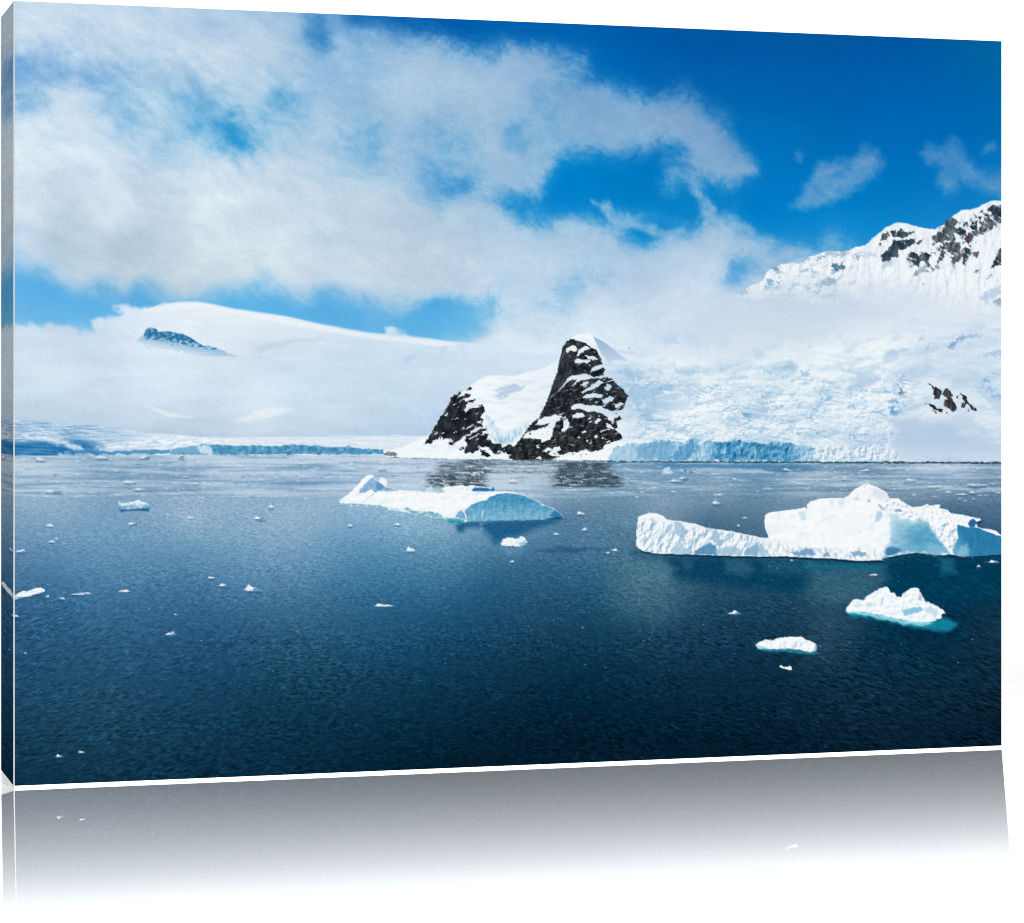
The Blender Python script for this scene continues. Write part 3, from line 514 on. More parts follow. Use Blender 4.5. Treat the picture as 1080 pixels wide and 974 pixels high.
    # rocks
    rk = rockc((17, 23, 29), (74, 79, 83), 84, .32)
    R1 = Z3([(48, 838), (100, 755), (150, 668), (212, 572), (235, 515), (270, 490), (300, 478), (278, 520), (335, 487), (365, 492), (358, 512), (310, 530), (345, 545), (375, 532), (400, 535), (375, 560), (440, 560), (467, 592), (440, 640), (430, 660), (455, 662), (440, 720), (400, 725), (350, 770), (290, 800), (240, 845), (212, 845), (215, 822), (238, 798), (170, 806), (155, 785), (95, 825)])
    R2 = Z3([(330, 790), (370, 765), (420, 735), (470, 722), (465, 745), (430, 770), (488, 765), (480, 800), (520, 828), (545, 820), (580, 850), (640, 835), (680, 870), (740, 840), (790, 830), (790, 940), (620, 940), (640, 905), (590, 890), (540, 905), (480, 862), (420, 850), (410, 885), (330, 900), (325, 860), (345, 850), (333, 820)])
    for R in (R1, R2, Z3([(420, 865), (470, 885), (508, 920), (470, 925), (440, 900)]), Z3([(340, 462), (365, 448), (372, 458), (350, 468)]), Z3([(295, 875), (325, 845), (320, 870)])):
        P.fill(R, rk, .6, 1, 2.6, .4, rock_a, seed=85)
    sl = P.box(440, 400, 560, 488)
    x, y = X[sl], Y[sl]
    u, v = (x * .86 - y * .5), (x * .5 + y * .86)
    m = ss(.40, .54, fbm(u / 12, v / 2.8, 2, 86, .5)) * np.isin(P.L[sl], [rock_a])
    P.put(sl, m * .92, np.array((240, 245, 249), np.float32) / 255)
    for pts in ([(320, 600), (350, 545), (400, 560), (440, 580), (400, 585), (360, 590), (330, 620)], [(410, 680), (440, 675), (435, 690), (412, 690)], [(115, 765), (140, 750), (145, 760), (120, 775)], [(190, 640), (205, 615), (208, 628), (195, 650)], [(300, 735), (320, 715), (325, 735)], [(365, 745), (430, 715), (425, 728), (375, 752)]):
        P.fill(Z3(pts), (240, 245, 250), .6, .95, 1.5, .5, seed=87)
    # the steep peak: rock where the field of samples says rock, cut by ledges of snow
    sl = P.box(540, 355, 668, 488)
    x, y = X[sl], Y[sl]
    env = Z4([(-60, 860), (0, 790), (60, 700), (118, 655), (150, 590), (183, 518), (215, 425), (245, 340), (262, 255), (280, 172), (310, 128), (345, 112), (385, 128), (440, 142), (470, 170), (512, 192), (532, 228), (552, 270), (550, 300), (574, 325), (558, 352), (570, 372), (620, 388), (655, 430), (692, 455), (730, 505), (715, 540), (695, 590), (690, 660), (650, 680), (655, 715), (640, 735), (690, 780), (680, 805), (610, 825), (560, 870), (480, 890), (400, 925), (330, 945), (-60, 945)])
    e = 1 - ss(-.5, .5, sdf(env, x + .9 * pn(x * .5, y * .5, 5), y + .9 * pn(x * .5, y * .5, 8)))
    ca, sa = np.cos(.32), np.sin(.32)
    u, v = x * ca - y * sa, x * sa + y * ca
    jx, jy = x + 1.5 * fbm(x / 4.5, y / 3.5, 2, 81), y + 1.2 * fbm(x / 4.5, y / 3.5, 2, 82)
    sn = np.zeros_like(x)
    for pts in ([(318, 170), (345, 158), (375, 165), (385, 185), (365, 205), (335, 195), (310, 208), (300, 195)], [(395, 185), (440, 163), (470, 178), (430, 197), (400, 217), (380, 237), (372, 225)], [(362, 264), (385, 248), (430, 258), (470, 255), (482, 270), (445, 285), (420, 275), (385, 287), (358, 282)],
                [(430, 225), (470, 233), (500, 235), (522, 256), (490, 256), (450, 250)], [(480, 320), (500, 300), (540, 290), (562, 305), (540, 320), (500, 335), (468, 345)],
                [(310, 385), (345, 368), (390, 358), (440, 348), (470, 365), (500, 374), (560, 362), (580, 374), (540, 387), (480, 382), (440, 397), (400, 402), (370, 427), (338, 442), (380, 397), (345, 392), (310, 412), (290, 437), (215, 507), (190, 522), (240, 480), (290, 420)],
                [(400, 430), (450, 400), (462, 420), (420, 440)], [(480, 430), (530, 398), (562, 410), (520, 442), (480, 467), (440, 472), (420, 492), (408, 480)], [(420, 512), (440, 493), (490, 488), (540, 490), (562, 500), (545, 522), (500, 515), (450, 522), (425, 522)],
                [(585, 418), (622, 440), (600, 472), (568, 460)], [(545, 540), (575, 520), (610, 505), (640, 522), (610, 545), (570, 560)], [(640, 560), (680, 548), (700, 560), (665, 585), (640, 590)],
                [(333, 592), (360, 563), (400, 553), (440, 568), (500, 570), (550, 577), (590, 600), (640, 610), (720, 590), (700, 665), (640, 655), (622, 700), (585, 650), (540, 622), (500, 612), (440, 614), (420, 596), (380, 592), (345, 602)],
                [(343, 640), (380, 618), (420, 620), (432, 645), (390, 657), (350, 657)], [(285, 670), (312, 663), (327, 690), (322, 720), (300, 747), (268, 752), (285, 720), (290, 690)],
                [(160, 650), (230, 633), (282, 640), (265, 667), (235, 690), (220, 732), (215, 762), (200, 802), (140, 822), (130, 800), (60, 797), (5, 790), (40, 750), (100, 737), (180, 712), (192, 690), (130, 705), (100, 702), (120, 668)],
                [(500, 692), (520, 658), (547, 665), (520, 692)], [(575, 690), (602, 700), (642, 737), (620, 732), (588, 722)], [(410, 752), (440, 736), (447, 750), (420, 762)], [(500, 780), (515, 772), (518, 792), (505, 795)], [(440, 815), (452, 803), (457, 822)], [(380, 790), (400, 778), (395, 800)],
                [(180, 902), (220, 860), (260, 848), (272, 870), (240, 890), (260, 912), (330, 890), (380, 892), (440, 870), (470, 887), (520, 882), (560, 872), (560, 845), (600, 830), (690, 803), (800, 800), (800, 945), (200, 945), (230, 930), (260, 922), (210, 917)], [(145, 882), (190, 853), (212, 870), (170, 892)], [(95, 932), (130, 913), (142, 940)], [(30, 850), (60, 842), (50, 862)]):
        q = sdf(Z4(pts), jx, jy)
        sn = np.maximum(sn, 1 - ss(-.55, .45, q))
    fl2 = fbm(u / 9, v / 2.4, 2, 88, .5)
    near = ss(.05, .5, fbm(x / 16, y / 11, 2, 87) + .25 * ss(600, 640, x))
    sn = np.maximum(sn, ss(.30, .44, fl2) * np.clip(.35 + near, 0, 1) * .9 * ss(-1.0, 2.0, -sdf(Z4([(183, 518), (215, 425), (245, 340), (262, 255), (280, 180), (330, 250), (400, 330), (300, 430)]), x, y) * -1))
    crumbs = ss(.36, .46, fbm(u / 4.5, v / 2.6, 2, 89, .5)) * ss(.4, .9, sn) * (y > 455)
    a = e * np.clip(1 - sn + .9 * crumbs * e, 0, 1)
    P.put(sl, a, rk(x, y) * mix((255, 255, 255), (240, 226, 212), ss(340, 480, y) * .6), rock_b)
    P.put(sl, ss(.02, .34, fbm(u / 6, v / 1.9, 2, 91, .5)) * a * .17 * ss(575, 600, x + .5 * (y - 380)), np.array((196, 206, 214), np.float32) / 255)
    for pts in ([(552, 580), (590, 563), (607, 580), (580, 597)], [(648, 652), (670, 640), (682, 660), (655, 667)], [(598, 684), (620, 675), (616, 697)], [(630, 712), (652, 705), (657, 727)], [(638, 622), (656, 620), (646, 632)]):
        P.fill(Z4(pts), rk, .5, 1, 1.2, .5, rock_b)
    P.fill(Z4([(183, 518), (215, 425), (245, 340), (262, 255), (280, 180), (300, 200), (330, 300), (320, 370), (290, 420), (240, 480)]), rockc((30, 36, 44), (88, 94, 98), 91, .35), .8, .9, 1, .3, rock_b)
    # rock outcrop on the right slope
    oc = rockc((34, 38, 44), (104, 102, 102), 92, .35)
    for pts in ([(430, 458), (465, 478), (500, 495), (505, 520), (520, 490), (540, 488), (570, 530), (555, 535), (580, 570), (592, 602), (570, 622), (545, 602), (515, 585), (518, 555), (540, 545), (500, 520), (490, 555), (462, 545), (455, 515), (458, 490)], [(610, 510), (640, 530), (655, 565), (705, 608), (700, 620), (670, 605), (660, 580), (640, 575), (632, 600), (615, 595), (615, 572), (636, 568), (622, 540)], [(420, 570), (460, 580), (480, 600), (512, 605), (505, 625), (470, 610), (440, 590)], [(400, 572), (415, 568), (410, 578)], [(450, 610), (480, 625), (470, 630)], [(588, 535), (605, 528), (598, 545)], [(528, 622), (540, 622), (535, 632)], [(650, 610), (662, 608), (655, 616)]):
        P.fill(Z7(pts), oc, .5, 1, 2.0, .5, rock_c, seed=93)
    P.fill(Z5([(138, 172), (150, 160), (148, 175)]), (110, 130, 150), .5, .8)
    # dark tide line along the shore
    P.fill([(640, 486.6), (700, 486.6), (780, 486.8), (862, 487), (950, 487.2), (1064, 487.6), (1064, 490), (950, 489.6), (860, 489.2), (640, 488.4)], lambda x, y: mix((28, 52, 68), (90, 140, 165), np.clip(.25 + 1.4 * fbm(x / 7, y / 2, 3, 94), 0, 1)), .5, .92, 1.4, .3)
    P.fill([(411, 482.4), (470, 484), (560, 485.6), (645, 486), (645, 488), (560, 487.2), (411, 484)], lambda x, y: mix((40, 70, 90), (150, 180, 200), np.clip(.45 + 1.6 * fbm(x / 6, y / 2, 3, 95), 0, 1)), .5, .85, 1.0, .3)
    P.fill([(404, 479), (412, 476), (419, 479.5), (417, 481.5), (406, 481)], rockc((40, 50, 60), (200, 210, 220), 96, .3), .6, .8, 2, .5)

    # ---------------- fog across the mountain
    sl = P.box(630, 270, 1080, 400)
    x, y = X[sl], Y[sl]
    fa = Field(FOGA, 5, .05)(x + 10 * fbm(x / 30, y / 20, 3, 97), y + 7 * fbm(x / 30, y / 20, 3, 98))
    fa = np.clip(fa + 1.3 * fa * (1 - fa) * fbm(x / 22, y / 12, 5, 99, .6), 0, 1) * np.maximum(np.isin(P.L[sl], [ridge, ridge_rock, mount]), ss(300, 318, y) * ss(690, 770, x))
    fc = Field(FOGC)(x, y) + (fbm(x / 40, y / 14, 4, 100) * .02)[..., None]
    P.put(sl, fa, np.clip(fc, 0, 1), fog, .62)

    # ---------------- water
    shore = lambda x: np.interp(x, [0, 100, 180, 300, 404, 411, 470, 560, 645, 780, 950, 1064], [480.5, 481, 480, 480.3, 480.5, 483, 484.8, 486.6, 488, 488.6, 489.2, 489.6])
    sl = P.box(0, 470, 1100, 900)
    x, y = X[sl], Y[sl]
    wm = ss(-.6, .6, y - shore(x) + .7 * fbm(x / 5, y * 0 + 3, 2, 101))
    c = Field(WATER, 5, .1)(x, y)
    c = c * (1 - ss(560, 680, y)[..., None] * np.array([.04, .055, .015], np.float32))
    n = wave_noise(x, y)
    dep = ss(480, 800, y)
    far = 1 - ss(500, 560, y)
    big = fbm((x - 400) / 170, (y - 478) / 46, 4, 102)
    amp = .15 + .5 * dep + .45 * dep * ss(450, 950, x) - .06 * far
    amp = amp * np.clip(.80 + .75 * fbm((x - 300) / 150, (y - 470) / 30, 3, 117), .45, 1.35)
    c = c * np.clip(1 + (amp * n + .025 * big * (1 - far))[..., None] * np.array([1.3, 1.02, .95], np.float32), .15, 3)
    c = c + (np.clip(n - .2, 0, 1) ** 1.4 * (.07 + .02 * dep))[..., None] * np.array([.45, .80, .92], np.float32)
    # drifting brash ice: pale and grey streaks between the shore and the bergs
    br = ss(488, 493, y + 3 * pn(x / 60, y / 9, 103)) * 0 + (1 - ss(515, 531, y + 6 * fbm(x / 90, y / 11, 3, 104)))
    st = fbm((x + 3 * (y - 480)) / 52, y / 3.2, 4, 105, .6)
    fine = fbm(x / 7, y / 1.9, 3, 106, .6)
    right = ss(640, 720, x)
    st2 = fbm((x + 2 * y) / 190, (y - .01 * x) / 6.5, 3, 111, .55)
    k = np.clip(st * 1.3 + st2 * 1.9 + .14 - .18 * right, -1, 1)
    c = mix(c, (200, 219, 232), np.clip(k + .1, 0, 1) * br * .75)
    c = mix(c, (84, 130, 168), np.clip(-k, 0, 1) * br * .5)
    c = mix(c, (226, 235, 243), ss(.22, .6, fine + .3 * st) * br * .6)
    c = mix(c, (70, 118, 156), ss(.28, .62, -fine - .2 * st) * br * .45)
    # pale line closing the ice field
    ed = np.exp(-((y - np.interp(x, [0, 60, 100, 250, 340, 380], [521, 524, 522.5, 519, 515, 516])) / 1.3) ** 2) * (1 - ss(350, 390, x)) * np.clip(.55 + 1.2 * fbm(x / 20, y / 3, 3, 107), 0, 1)
    c = mix(c, (205, 220, 232), np.clip(ed, 0, 1) * .7)
    # mirrored rocks, ice and bergs on the water
    for x0, y0, x1, y1, a in ((462, 487, 512, 503, .5), (590, 487, 645, 503, .55), (462, 489, 503, 500, .35), (452, 501, 512, 514, 1.0), (516, 486.5, 640, 492, .5), (500, 497, 600, 500, .65), (522, 493, 580, 495.2, .6), (586, 489, 640, 500, .75), (583, 500, 655, 515, 1.0), (490, 484, 520, 499, .6)):
        wv = 7 * fbm(x / 14, y / 3, 3, 110)
        e = ss(x0 - 7, x0 + 7, x + wv) * (1 - ss(x1 - 7, x1 + 7, x + wv)) * ss(y0 - 2, y0 + 2, y + .2 * wv) * (1 - ss(y1 - 2, y1 + 1, y + .2 * wv))
        f2 = fbm(x / 9 + fbm(x / 5, y / 4, 2, 109), y / 2.2, 3, 108, .55)
        c = mix(c, (52, 68, 80), np.clip(ss(-.55, .25, f2) * e * a * .9, 0, 1))
        c = mix(c, (222, 230, 236), np.clip(ss(.34, .55, -f2) * e * a * .9, 0, 1))
    P.put(sl, wm, np.clip(c, 0, 1), water)
    def soft(pts, col, s, al, tex=.6):
        def cf(x, y):
            nn = wave_noise(x, y)
            return np.clip(np.array(col, np.float32) / 255 * (1 + .22 * nn)[..., None] + (np.clip(nn - .2, 0, 1) * .1)[..., None], 0, 1)
        P.fill(pts, cf, s, al, 3, .06)
    soft([(690, 489), (850, 490), (862, 493), (800, 495), (700, 494)], (62, 122, 168), 2.5, .55)
    soft([(800, 494), (850, 493), (864, 496), (820, 498)], (58, 112, 155), 1.5, .6)
    Z8 = lambda pts: T(470, 490, 8.308, pts)
    Z84 = lambda pts: T(350, 490, 8.308, pts)
    B6 = lambda pts: T(665, 520, 7.2, pts)
    B7 = lambda pts: T(800, 500, 7.2, pts)
    B8 = lambda pts: T(930, 500, 8.308, pts)
    soft(Z8([(90, 500), (400, 486), (1030, 470), (980, 505), (860, 550), (740, 590), (600, 650), (430, 700), (370, 620), (320, 560), (200, 560), (110, 580)]), (18, 84, 130), 6, .85)
    soft(Z8([(90, 490), (160, 500), (150, 600), (100, 590)]), (24, 92, 134), 2, .7)
    soft(Z8([(300, 505), (325, 505), (328, 590), (310, 590)]), (110, 160, 195), 1.5, .6)
    soft(Z8([(500, 715), (680, 720), (640, 790), (540, 800)]), (110, 155, 185), 4, .5)
    soft([(560, 580), (600, 577), (640, 579), (600, 584)], (32, 78, 112), 1.8, .55)
    soft(Z84([(80, 360), (420, 375), (900, 470), (1040, 520), (1000, 620), (600, 560), (200, 480)]), (140, 182, 208), 7, .45)
    soft([(668, 583), (760, 588), (930, 592), (1062, 590), (1062, 625), (1020, 634), (950, 640), (800, 622), (680, 606)], (4, 62, 92), 9, .85)
    soft([(672, 586), (700, 588), (712, 600), (704, 614), (680, 608), (672, 596)], (112, 150, 166), 7, .55)
    soft([(716, 590), (730, 590), (732, 600), (722, 602)], (80, 125, 146), 4, .3)
    soft([(762, 592), (785, 591), (794, 598), (790, 606), (766, 604)], (88, 132, 150), 6, .4)
    soft([(800, 592), (860, 594), (850, 606), (810, 604)], (58, 112, 132), 6, .4)
    soft([(855, 598), (900, 596), (932, 598), (936, 612), (915, 634), (880, 636), (850, 626)], (92, 126, 144), 10, .5)
    soft([(846, 594), (925, 595), (934, 598), (920, 602), (850, 600)], (18, 110, 132), 2.5, .7)
    soft([(938, 592), (1000, 590), (1062, 588), (1062, 624), (1000, 638), (950, 634)], (0, 58, 84), 9, .6)
    soft([(992, 590), (1006, 590), (1008, 606), (994, 606)], (40, 128, 160), 5, .45)
    soft([(665, 600), (700, 612), (720, 640), (690, 660), (650, 640), (648, 615)], (92, 130, 150), 22, .33)
    soft([(850, 630), (910, 615), (915, 640), (885, 700), (850, 700)], (66, 98, 118), 22, .3)
    soft([(640, 545), (674, 548), (672, 556), (645, 556)], (98, 146, 170), 3, .6)

    # ---------------- icebergs
    def snowtex(k, fx=.22, fy=.22, s=110, tint=(184, 214, 232), e=.9):
        fx, fy, k = fx * .8, fy * .8, k * 1.5
        def f(x, y):
            r = relief(x, y, fx, fy, 3, s, e, .75, .65, .5)
            return mix((253, 254, 255), tint, np.clip(.06 - k * r, 0, 1))
        return f
    bergA = P.part('printed_iceberg', 'long low white iceberg with a blue end in the print')
    bergA_b = P.part('blue_face', None, bergA)
    bergB = P.part('printed_iceberg', 'largest white block iceberg at the right of the print')
    bergB_b = P.part('blue_face', None, bergB)
    bergC = P.part('printed_iceberg', 'small two-humped iceberg with a turquoise foot in the print')
    bergD = P.part('printed_iceberg', 'small flat white iceberg nearest the lower edge of the print')
    bergE = P.part('printed_iceberg', 'tiny white iceberg under the blue end of the long iceberg')
    bergF = P.part('printed_iceberg', 'tiny jagged iceberg alone at the left of the print')
    # small ones behind the long berg
    P.fill(Z84([(815, 240), (820, 212), (850, 205), (880, 180), (892, 250), (850, 275)]), (196, 222, 238), .8, 1, 1.5, .4, bergA)
    P.fill(Z84([(955, 222), (1000, 195), (1080, 185), (1250, 185), (1340, 200), (1340, 245), (1080, 252), (1000, 245)]), snowtex(.8, .3, .4, 111), .7, 1, 1.5, .4, bergA)
    P.fill(Z8([(228, 218), (250, 203), (330, 205), (395, 218), (415, 198), (430, 225), (425, 236), (240, 238)]), (38, 112, 166), .7, 1, 1, .4, bergA_b)
    A = Z84([(60, 322), (175, 235), (235, 170), (300, 97), (345, 90), (378, 103), (372, 125), (395, 150), (410, 150), (415, 130), (437, 112), (455, 125), (482, 140), (486, 165), (478, 198), (540, 208), (582, 226), (700, 232), (830, 240), (960, 252)]) + \
        Z8([(60, 242), (230, 238), (430, 236), (520, 238), (600, 242), (650, 260), (700, 275), (760, 302), (815, 325), (850, 350), (880, 368), (930, 378), (970, 400), (1000, 428), (1040, 462), (1010, 474), (800, 480), (400, 490), (200, 497), (160, 512), (90, 520), (10, 500)]) + \
        Z84([(1010, 505), (990, 470), (880, 468), (760, 442), (690, 432), (620, 412), (490, 398), (430, 376), (280, 366), (90, 358)])
    P.fill(A, lambda x, y: mix(snowtex(.22, .12, .2, 112, (200, 222, 236))(x, y), (216, 232, 243), ss(.05, .5, fbm(x / 18 + y / 10, y / 6, 4, 118, .55)) * .6), .7, 1, 1.0, .3, bergA)
    P.fill(Z84([(232, 255), (250, 215), (280, 180), (330, 130), (378, 106), (374, 135), (412, 150), (422, 178), (480, 202), (545, 212), (582, 228), (480, 232), (402, 230), (388, 248), (345, 220), (290, 245)]), lambda x, y: mix((118, 164, 204), (166, 196, 224), np.clip(.4 + 1.4 * fbm(x / 4, y / 4, 4, 113), 0, 1)), .8, .95, 1.6, .3, inside=[bergA])
    P.fill(Z84([(385, 180), (412, 150), (440, 175), (470, 205), (400, 228)]), (92, 142, 190), 1, .8, 1.5, .3, inside=[bergA])
    P.fill(Z84([(415, 140), (437, 112), (482, 140), (484, 168), (455, 165), (440, 140), (420, 150)]), (240, 246, 250), .5, .9, .8, .4, inside=[bergA])
    P.fill(Z84([(270, 330), (330, 280), (365, 250), (372, 258), (320, 300), (290, 325)]), (176, 208, 232), .8, .7, 1, .3, inside=[bergA])
    for pts in ([(78, 343), (180, 342), (280, 350), (430, 360), (490, 378), (492, 394), (430, 376), (280, 366), (95, 358)], [(620, 390), (655, 375), (700, 400), (770, 416), (880, 418), (965, 440), (965, 468), (870, 466), (760, 442), (690, 428)], [(1003, 470), (1080, 478), (1130, 470), (1130, 525), (1060, 525), (1008, 508)]):
        P.fill(Z84(pts), lambda x, y: mix((24, 126, 150), (170, 214, 224), np.clip(.42 + 1.3 * fbm(x / 5, y / 3, 3, 114), 0, 1)), .9, .72, 1.4, .35)
    P.fill(Z84([(500, 380), (560, 385), (620, 400), (600, 415), (510, 402)]), (190, 222, 236), .8, .8, 1.2, .4)
    def blueA(x, y):
        v = fbm(x / 6 + y / 16, y / 7, 5, 115, .6)
        t = ss(522, 548, y)
        c = mix((70, 146, 188), (132, 186, 212), t * .85)
        r = relief(x, y, .14, .14, 4, 116, 1.0)
        return np.clip(c * (1 + .14 * v)[..., None] + (.10 * r)[..., None], 0, 1)
    P.fill(Z8([(80, 462), (108, 418), (140, 398), (160, 425), (175, 398), (230, 350), (320, 318), (362, 312), (388, 285), (450, 262), (530, 253), (600, 256), (650, 266), (700, 280), (760, 306), (815, 330), (850, 356), (930, 384), (970, 405), (1000, 430), (1040, 466), (920, 476), (800, 484), (400, 494), (200, 502), (165, 480)]), blueA, .7, 1, .8, .3, bergA_b)
    P.fill(Z8([(900, 455), (960, 400), (1000, 430), (1036, 462), (960, 470)]), (28, 104, 160), 1.0, .7, 1, .3)
    P.fill(Z8([(920, 468), (1000, 460), (1036, 464), (1000, 482), (860, 482)]), (8, 58, 98), .6, .8, .5, .3)
    P.fill(Z8([(308, 462), (316, 415), (328, 400), (334, 415), (324, 460)]), (196, 222, 238), .6, .9, .6, .4)
    P.fill(Z8([(148, 400), (160, 402), (182, 448), (180, 478), (168, 470), (168, 440)]), (236, 243, 248), .5, .95, .6, .4)
    P.fill(Z8([(0, 462), (60, 470), (170, 482), (160, 512), (80, 520), (10, 500)]), lambda x, y: mix((150, 212, 220), (24, 132, 156), ss(545, 551, y)), 1.2, .75, 1, .4)
    P.fill(Z8([(560, 242), (640, 255), (610, 253), (500, 250), (450, 254), (500, 242)]), (250, 252, 253), .6, .9)
    P.fill(Z8([(840, 345), (868, 362), (860, 370), (835, 355)]), (236, 243, 248), .5, .9)

    B = B6([(90, 440), (42, 400), (46, 270), (58, 186), (100, 165), (150, 152), (210, 158), (250, 180), (285, 205), (380, 215), (490, 235), (570, 262), (650, 275), (780, 295), (900, 320), (980, 338), (1040, 342)]) + \
        B7([(75, 478), (52, 430), (44, 375), (48, 318), (75, 294), (200, 278), (325, 262), (348, 252), (365, 262), (366, 235), (400, 205), (460, 190), (540, 183), (650, 182), (690, 160), (730, 115), (800, 80), (825, 72), (900, 100), (970, 140), (988, 186), (1040, 188)]) + \
        B8([(140, 213), (180, 240), (215, 265), (265, 292), (295, 292), (340, 285), (400, 265), (420, 282), (460, 275), (510, 270), (500, 300), (570, 315), (605, 348), (680, 355), (770, 375), (865, 393), (862, 412), (828, 428), (835, 465), (880, 480), (960, 490), (1010, 505), (1045, 545), (1090, 560), (1090, 705), (900, 720), (700, 732), (600, 712), (480, 717), (300, 698), (150, 717), (0, 745)]) + \
        B7([(950, 657), (750, 664), (600, 648), (440, 642), (180, 628), (0, 627)]) + B6([(800, 482), (480, 470), (200, 462)])
    P.fill(B, lambda x, y: mix(snowtex(.16, .1, .12, 120, (206, 226, 240))(x, y), (222, 236, 245), ss(.05, .5, fbm(x / 22, y / 12, 4, 119, .55)) * .6), .7, 1, .8, .3, bergB)
    # low wing on the left
    def wing(x, y):
        r = relief(x + .4 * y, y, .14, .09, 4, 121, 1.2, .85, .5, .58)
        lip = ss(545, 552, y - (x - 670) * .13)
        k = np.clip(.08 + .14 * lip - 1.5 * r * lip, 0, 1)
        return mix((250, 252, 253), (142, 184, 210), k)
    P.fill(B6([(92, 440), (42, 400), (46, 270), (62, 200), (150, 172), (210, 178), (285, 212), (380, 220), (490, 240), (570, 266), (650, 280), (780, 300), (900, 325), (980, 343), (1060, 350), (1080, 480), (800, 480), (480, 468), (200, 460)]), wing, 1.0, 1, .8, .3, inside=[bergB])
    for pts, c, a in (([(335, 215), (385, 222), (425, 290), (412, 350), (410, 385), (370, 335), (330, 292)], (150, 186, 214), .7), ([(480, 445), (545, 405), (600, 380), (642, 400), (660, 440), (645, 472), (500, 467)], (84, 140, 180), .9), ([(600, 345), (640, 272), (672, 300), (692, 400), (660, 415), (640, 370)], (150, 186, 213), .75), ([(860, 445), (930, 400), (968, 378), (1005, 402), (1052, 478), (860, 474)], (128, 174, 206), .9), ([(645, 432), (735, 405), (800, 412), (850, 445), (840, 474), (650, 470)], (160, 196, 220), .8),
                      ([(300, 440), (380, 400), (460, 430), (480, 467), (310, 462)], (150, 188, 214), .6), ([(265, 260), (300, 240), (320, 300), (290, 340)], (176, 208, 230), .6), ([(865, 320), (890, 318), (885, 345)], (170, 200, 222), .7), ([(145, 205), (165, 192), (178, 210), (155, 218)], (186, 208, 226), .8), ([(560, 262), (640, 268), (600, 300)], (170, 202, 226), .6), ([(700, 290), (715, 290), (718, 380), (706, 380)], (205, 222, 236), .6), ([(880, 400), (965, 340), (990, 352), (900, 420)], (206, 224, 238), .8), ([(505, 330), (520, 300), (528, 330), (500, 370)], (130, 172, 202), .7), ([(330, 420), (400, 300), (412, 320), (360, 440)], (176, 206, 228), .5), ([(440, 350), (452, 340), (450, 420), (440, 410)], (160, 194, 218), .7)):
        P.fill(B6(pts), c, .9, a, 1.6, .35, inside=[bergB], seed=122)
    # rubble fringe under the block
    def fringe(x, y):
        v = fbm(x / 4.5, y / 6, 3, 123, .55)
        r = relief(x, y, .3, .2, 4, 124, .8)
        return mix((250, 252, 253), (104, 156, 192), np.clip(.08 + .85 * v * ss(566, 582, y) - .3 * r, 0, 1))
    P.fill(B7([(0, 485), (90, 490), (200, 505), (330, 535), (430, 560), (560, 562), (800, 562), (930, 565), (990, 520), (1010, 480), (1000, 560), (960, 600), (900, 642), (750, 658), (600, 642), (440, 638), (180, 622), (0, 624)]), fringe, 1.6, 1, 2, .3, inside=[bergB])
    for pts, c in (([(225, 602), (330, 580), (395, 560), (445, 618), (300, 622)], (94, 148, 186)), ([(690, 600), (770, 582), (822, 618), (720, 628)], (112, 162, 196)), ([(480, 610), (520, 590), (545, 620), (500, 630)], (110, 160, 196)), ([(0, 505), (30, 540), (85, 615), (0, 622)], (160, 194, 216))):
        P.fill(B7(pts), c, 1, .8, 2.5, .4, inside=[bergB], seed=125)
    for pts, c, a in (([(300, 290), (352, 280), (358, 350), (325, 355)], (206, 228, 241), .9), ([(878, 372), (892, 310), (900, 285), (935, 278), (940, 330), (908, 362)], (176, 212, 232), .9), ([(605, 195), (655, 192), (648, 235), (612, 250)], (224, 236, 245), .9), ([(535, 190), (565, 195), (570, 235), (540, 240)], (228, 238, 246), .9), ([(75, 400), (290, 398), (300, 410), (70, 412)], (232, 243, 249), .9), ([(905, 225), (960, 260), (950, 280), (915, 250)], (150, 176, 204), .8), ([(820, 200), (840, 190), (855, 215), (835, 215)], (140, 170, 200), .8), ([(720, 190), (760, 178), (770, 195), (740, 198)], (190, 208, 226), .7), ([(140, 310), (160, 305), (155, 316)], (200, 222, 236), .8), ([(500, 350), (800, 300), (840, 400), (600, 500), (500, 450)], (247, 250, 252), .7)):
        P.fill(B7(pts), c, 1.2, a, 1.5, .3, inside=[bergB], seed=126)
    P.fill(B7([(655, 182), (690, 160), (730, 115), (800, 80), (825, 72), (900, 100), (970, 140), (988, 186), (870, 202), (800, 185), (740, 180)]), snowtex(.5, .2, .2, 127, (196, 210, 226)), .8, 1, .6, .3, inside=[bergB])
    P.fill(B7([(850, 120), (900, 105), (970, 142), (988, 186), (900, 198)]), (222, 229, 239), 3, .8, 1, .3, inside=[bergB])
    P.fill(B8([(0, 225), (140, 213), (180, 240), (215, 265), (300, 330), (330, 390), (310, 430), (215, 400), (150, 355), (75, 345), (60, 310), (0, 290)]), snowtex(.9, .25, .25, 128, (170, 192, 216)), 1, .95, 1.5, .3, inside=[bergB])
    P.fill(B8([(100, 318), (150, 305), (180, 330), (120, 335)]), (120, 150, 185), .8, .8, 1.5, .4)
    def blueB(x, y):
        t = (y - 541) / 46.0
        c = mix((200, 224, 237), (88, 164, 198), ss(-.1, .55, t) * (.35 + .65 * ss(938, 970, x)))
        c = mix(c, (120, 184, 210), ss(.6, 1.0, t) * .85)
        v = fbm(x / 9, y / 5, 4, 129, .55)
        return np.clip(c * (1 + .16 * v)[..., None], 0, 1)
    P.fill(B8([(72, 352), (150, 352), (180, 395), (215, 400), (280, 420), (310, 432), (332, 382), (415, 420), (430, 480), (500, 570), (560, 650), (592, 690), (480, 708), (300, 688), (150, 703), (0, 742), (20, 700), (60, 620), (78, 560), (70, 450)]), blueB, 2.6, 1, 3.0, .25, bergB_b)
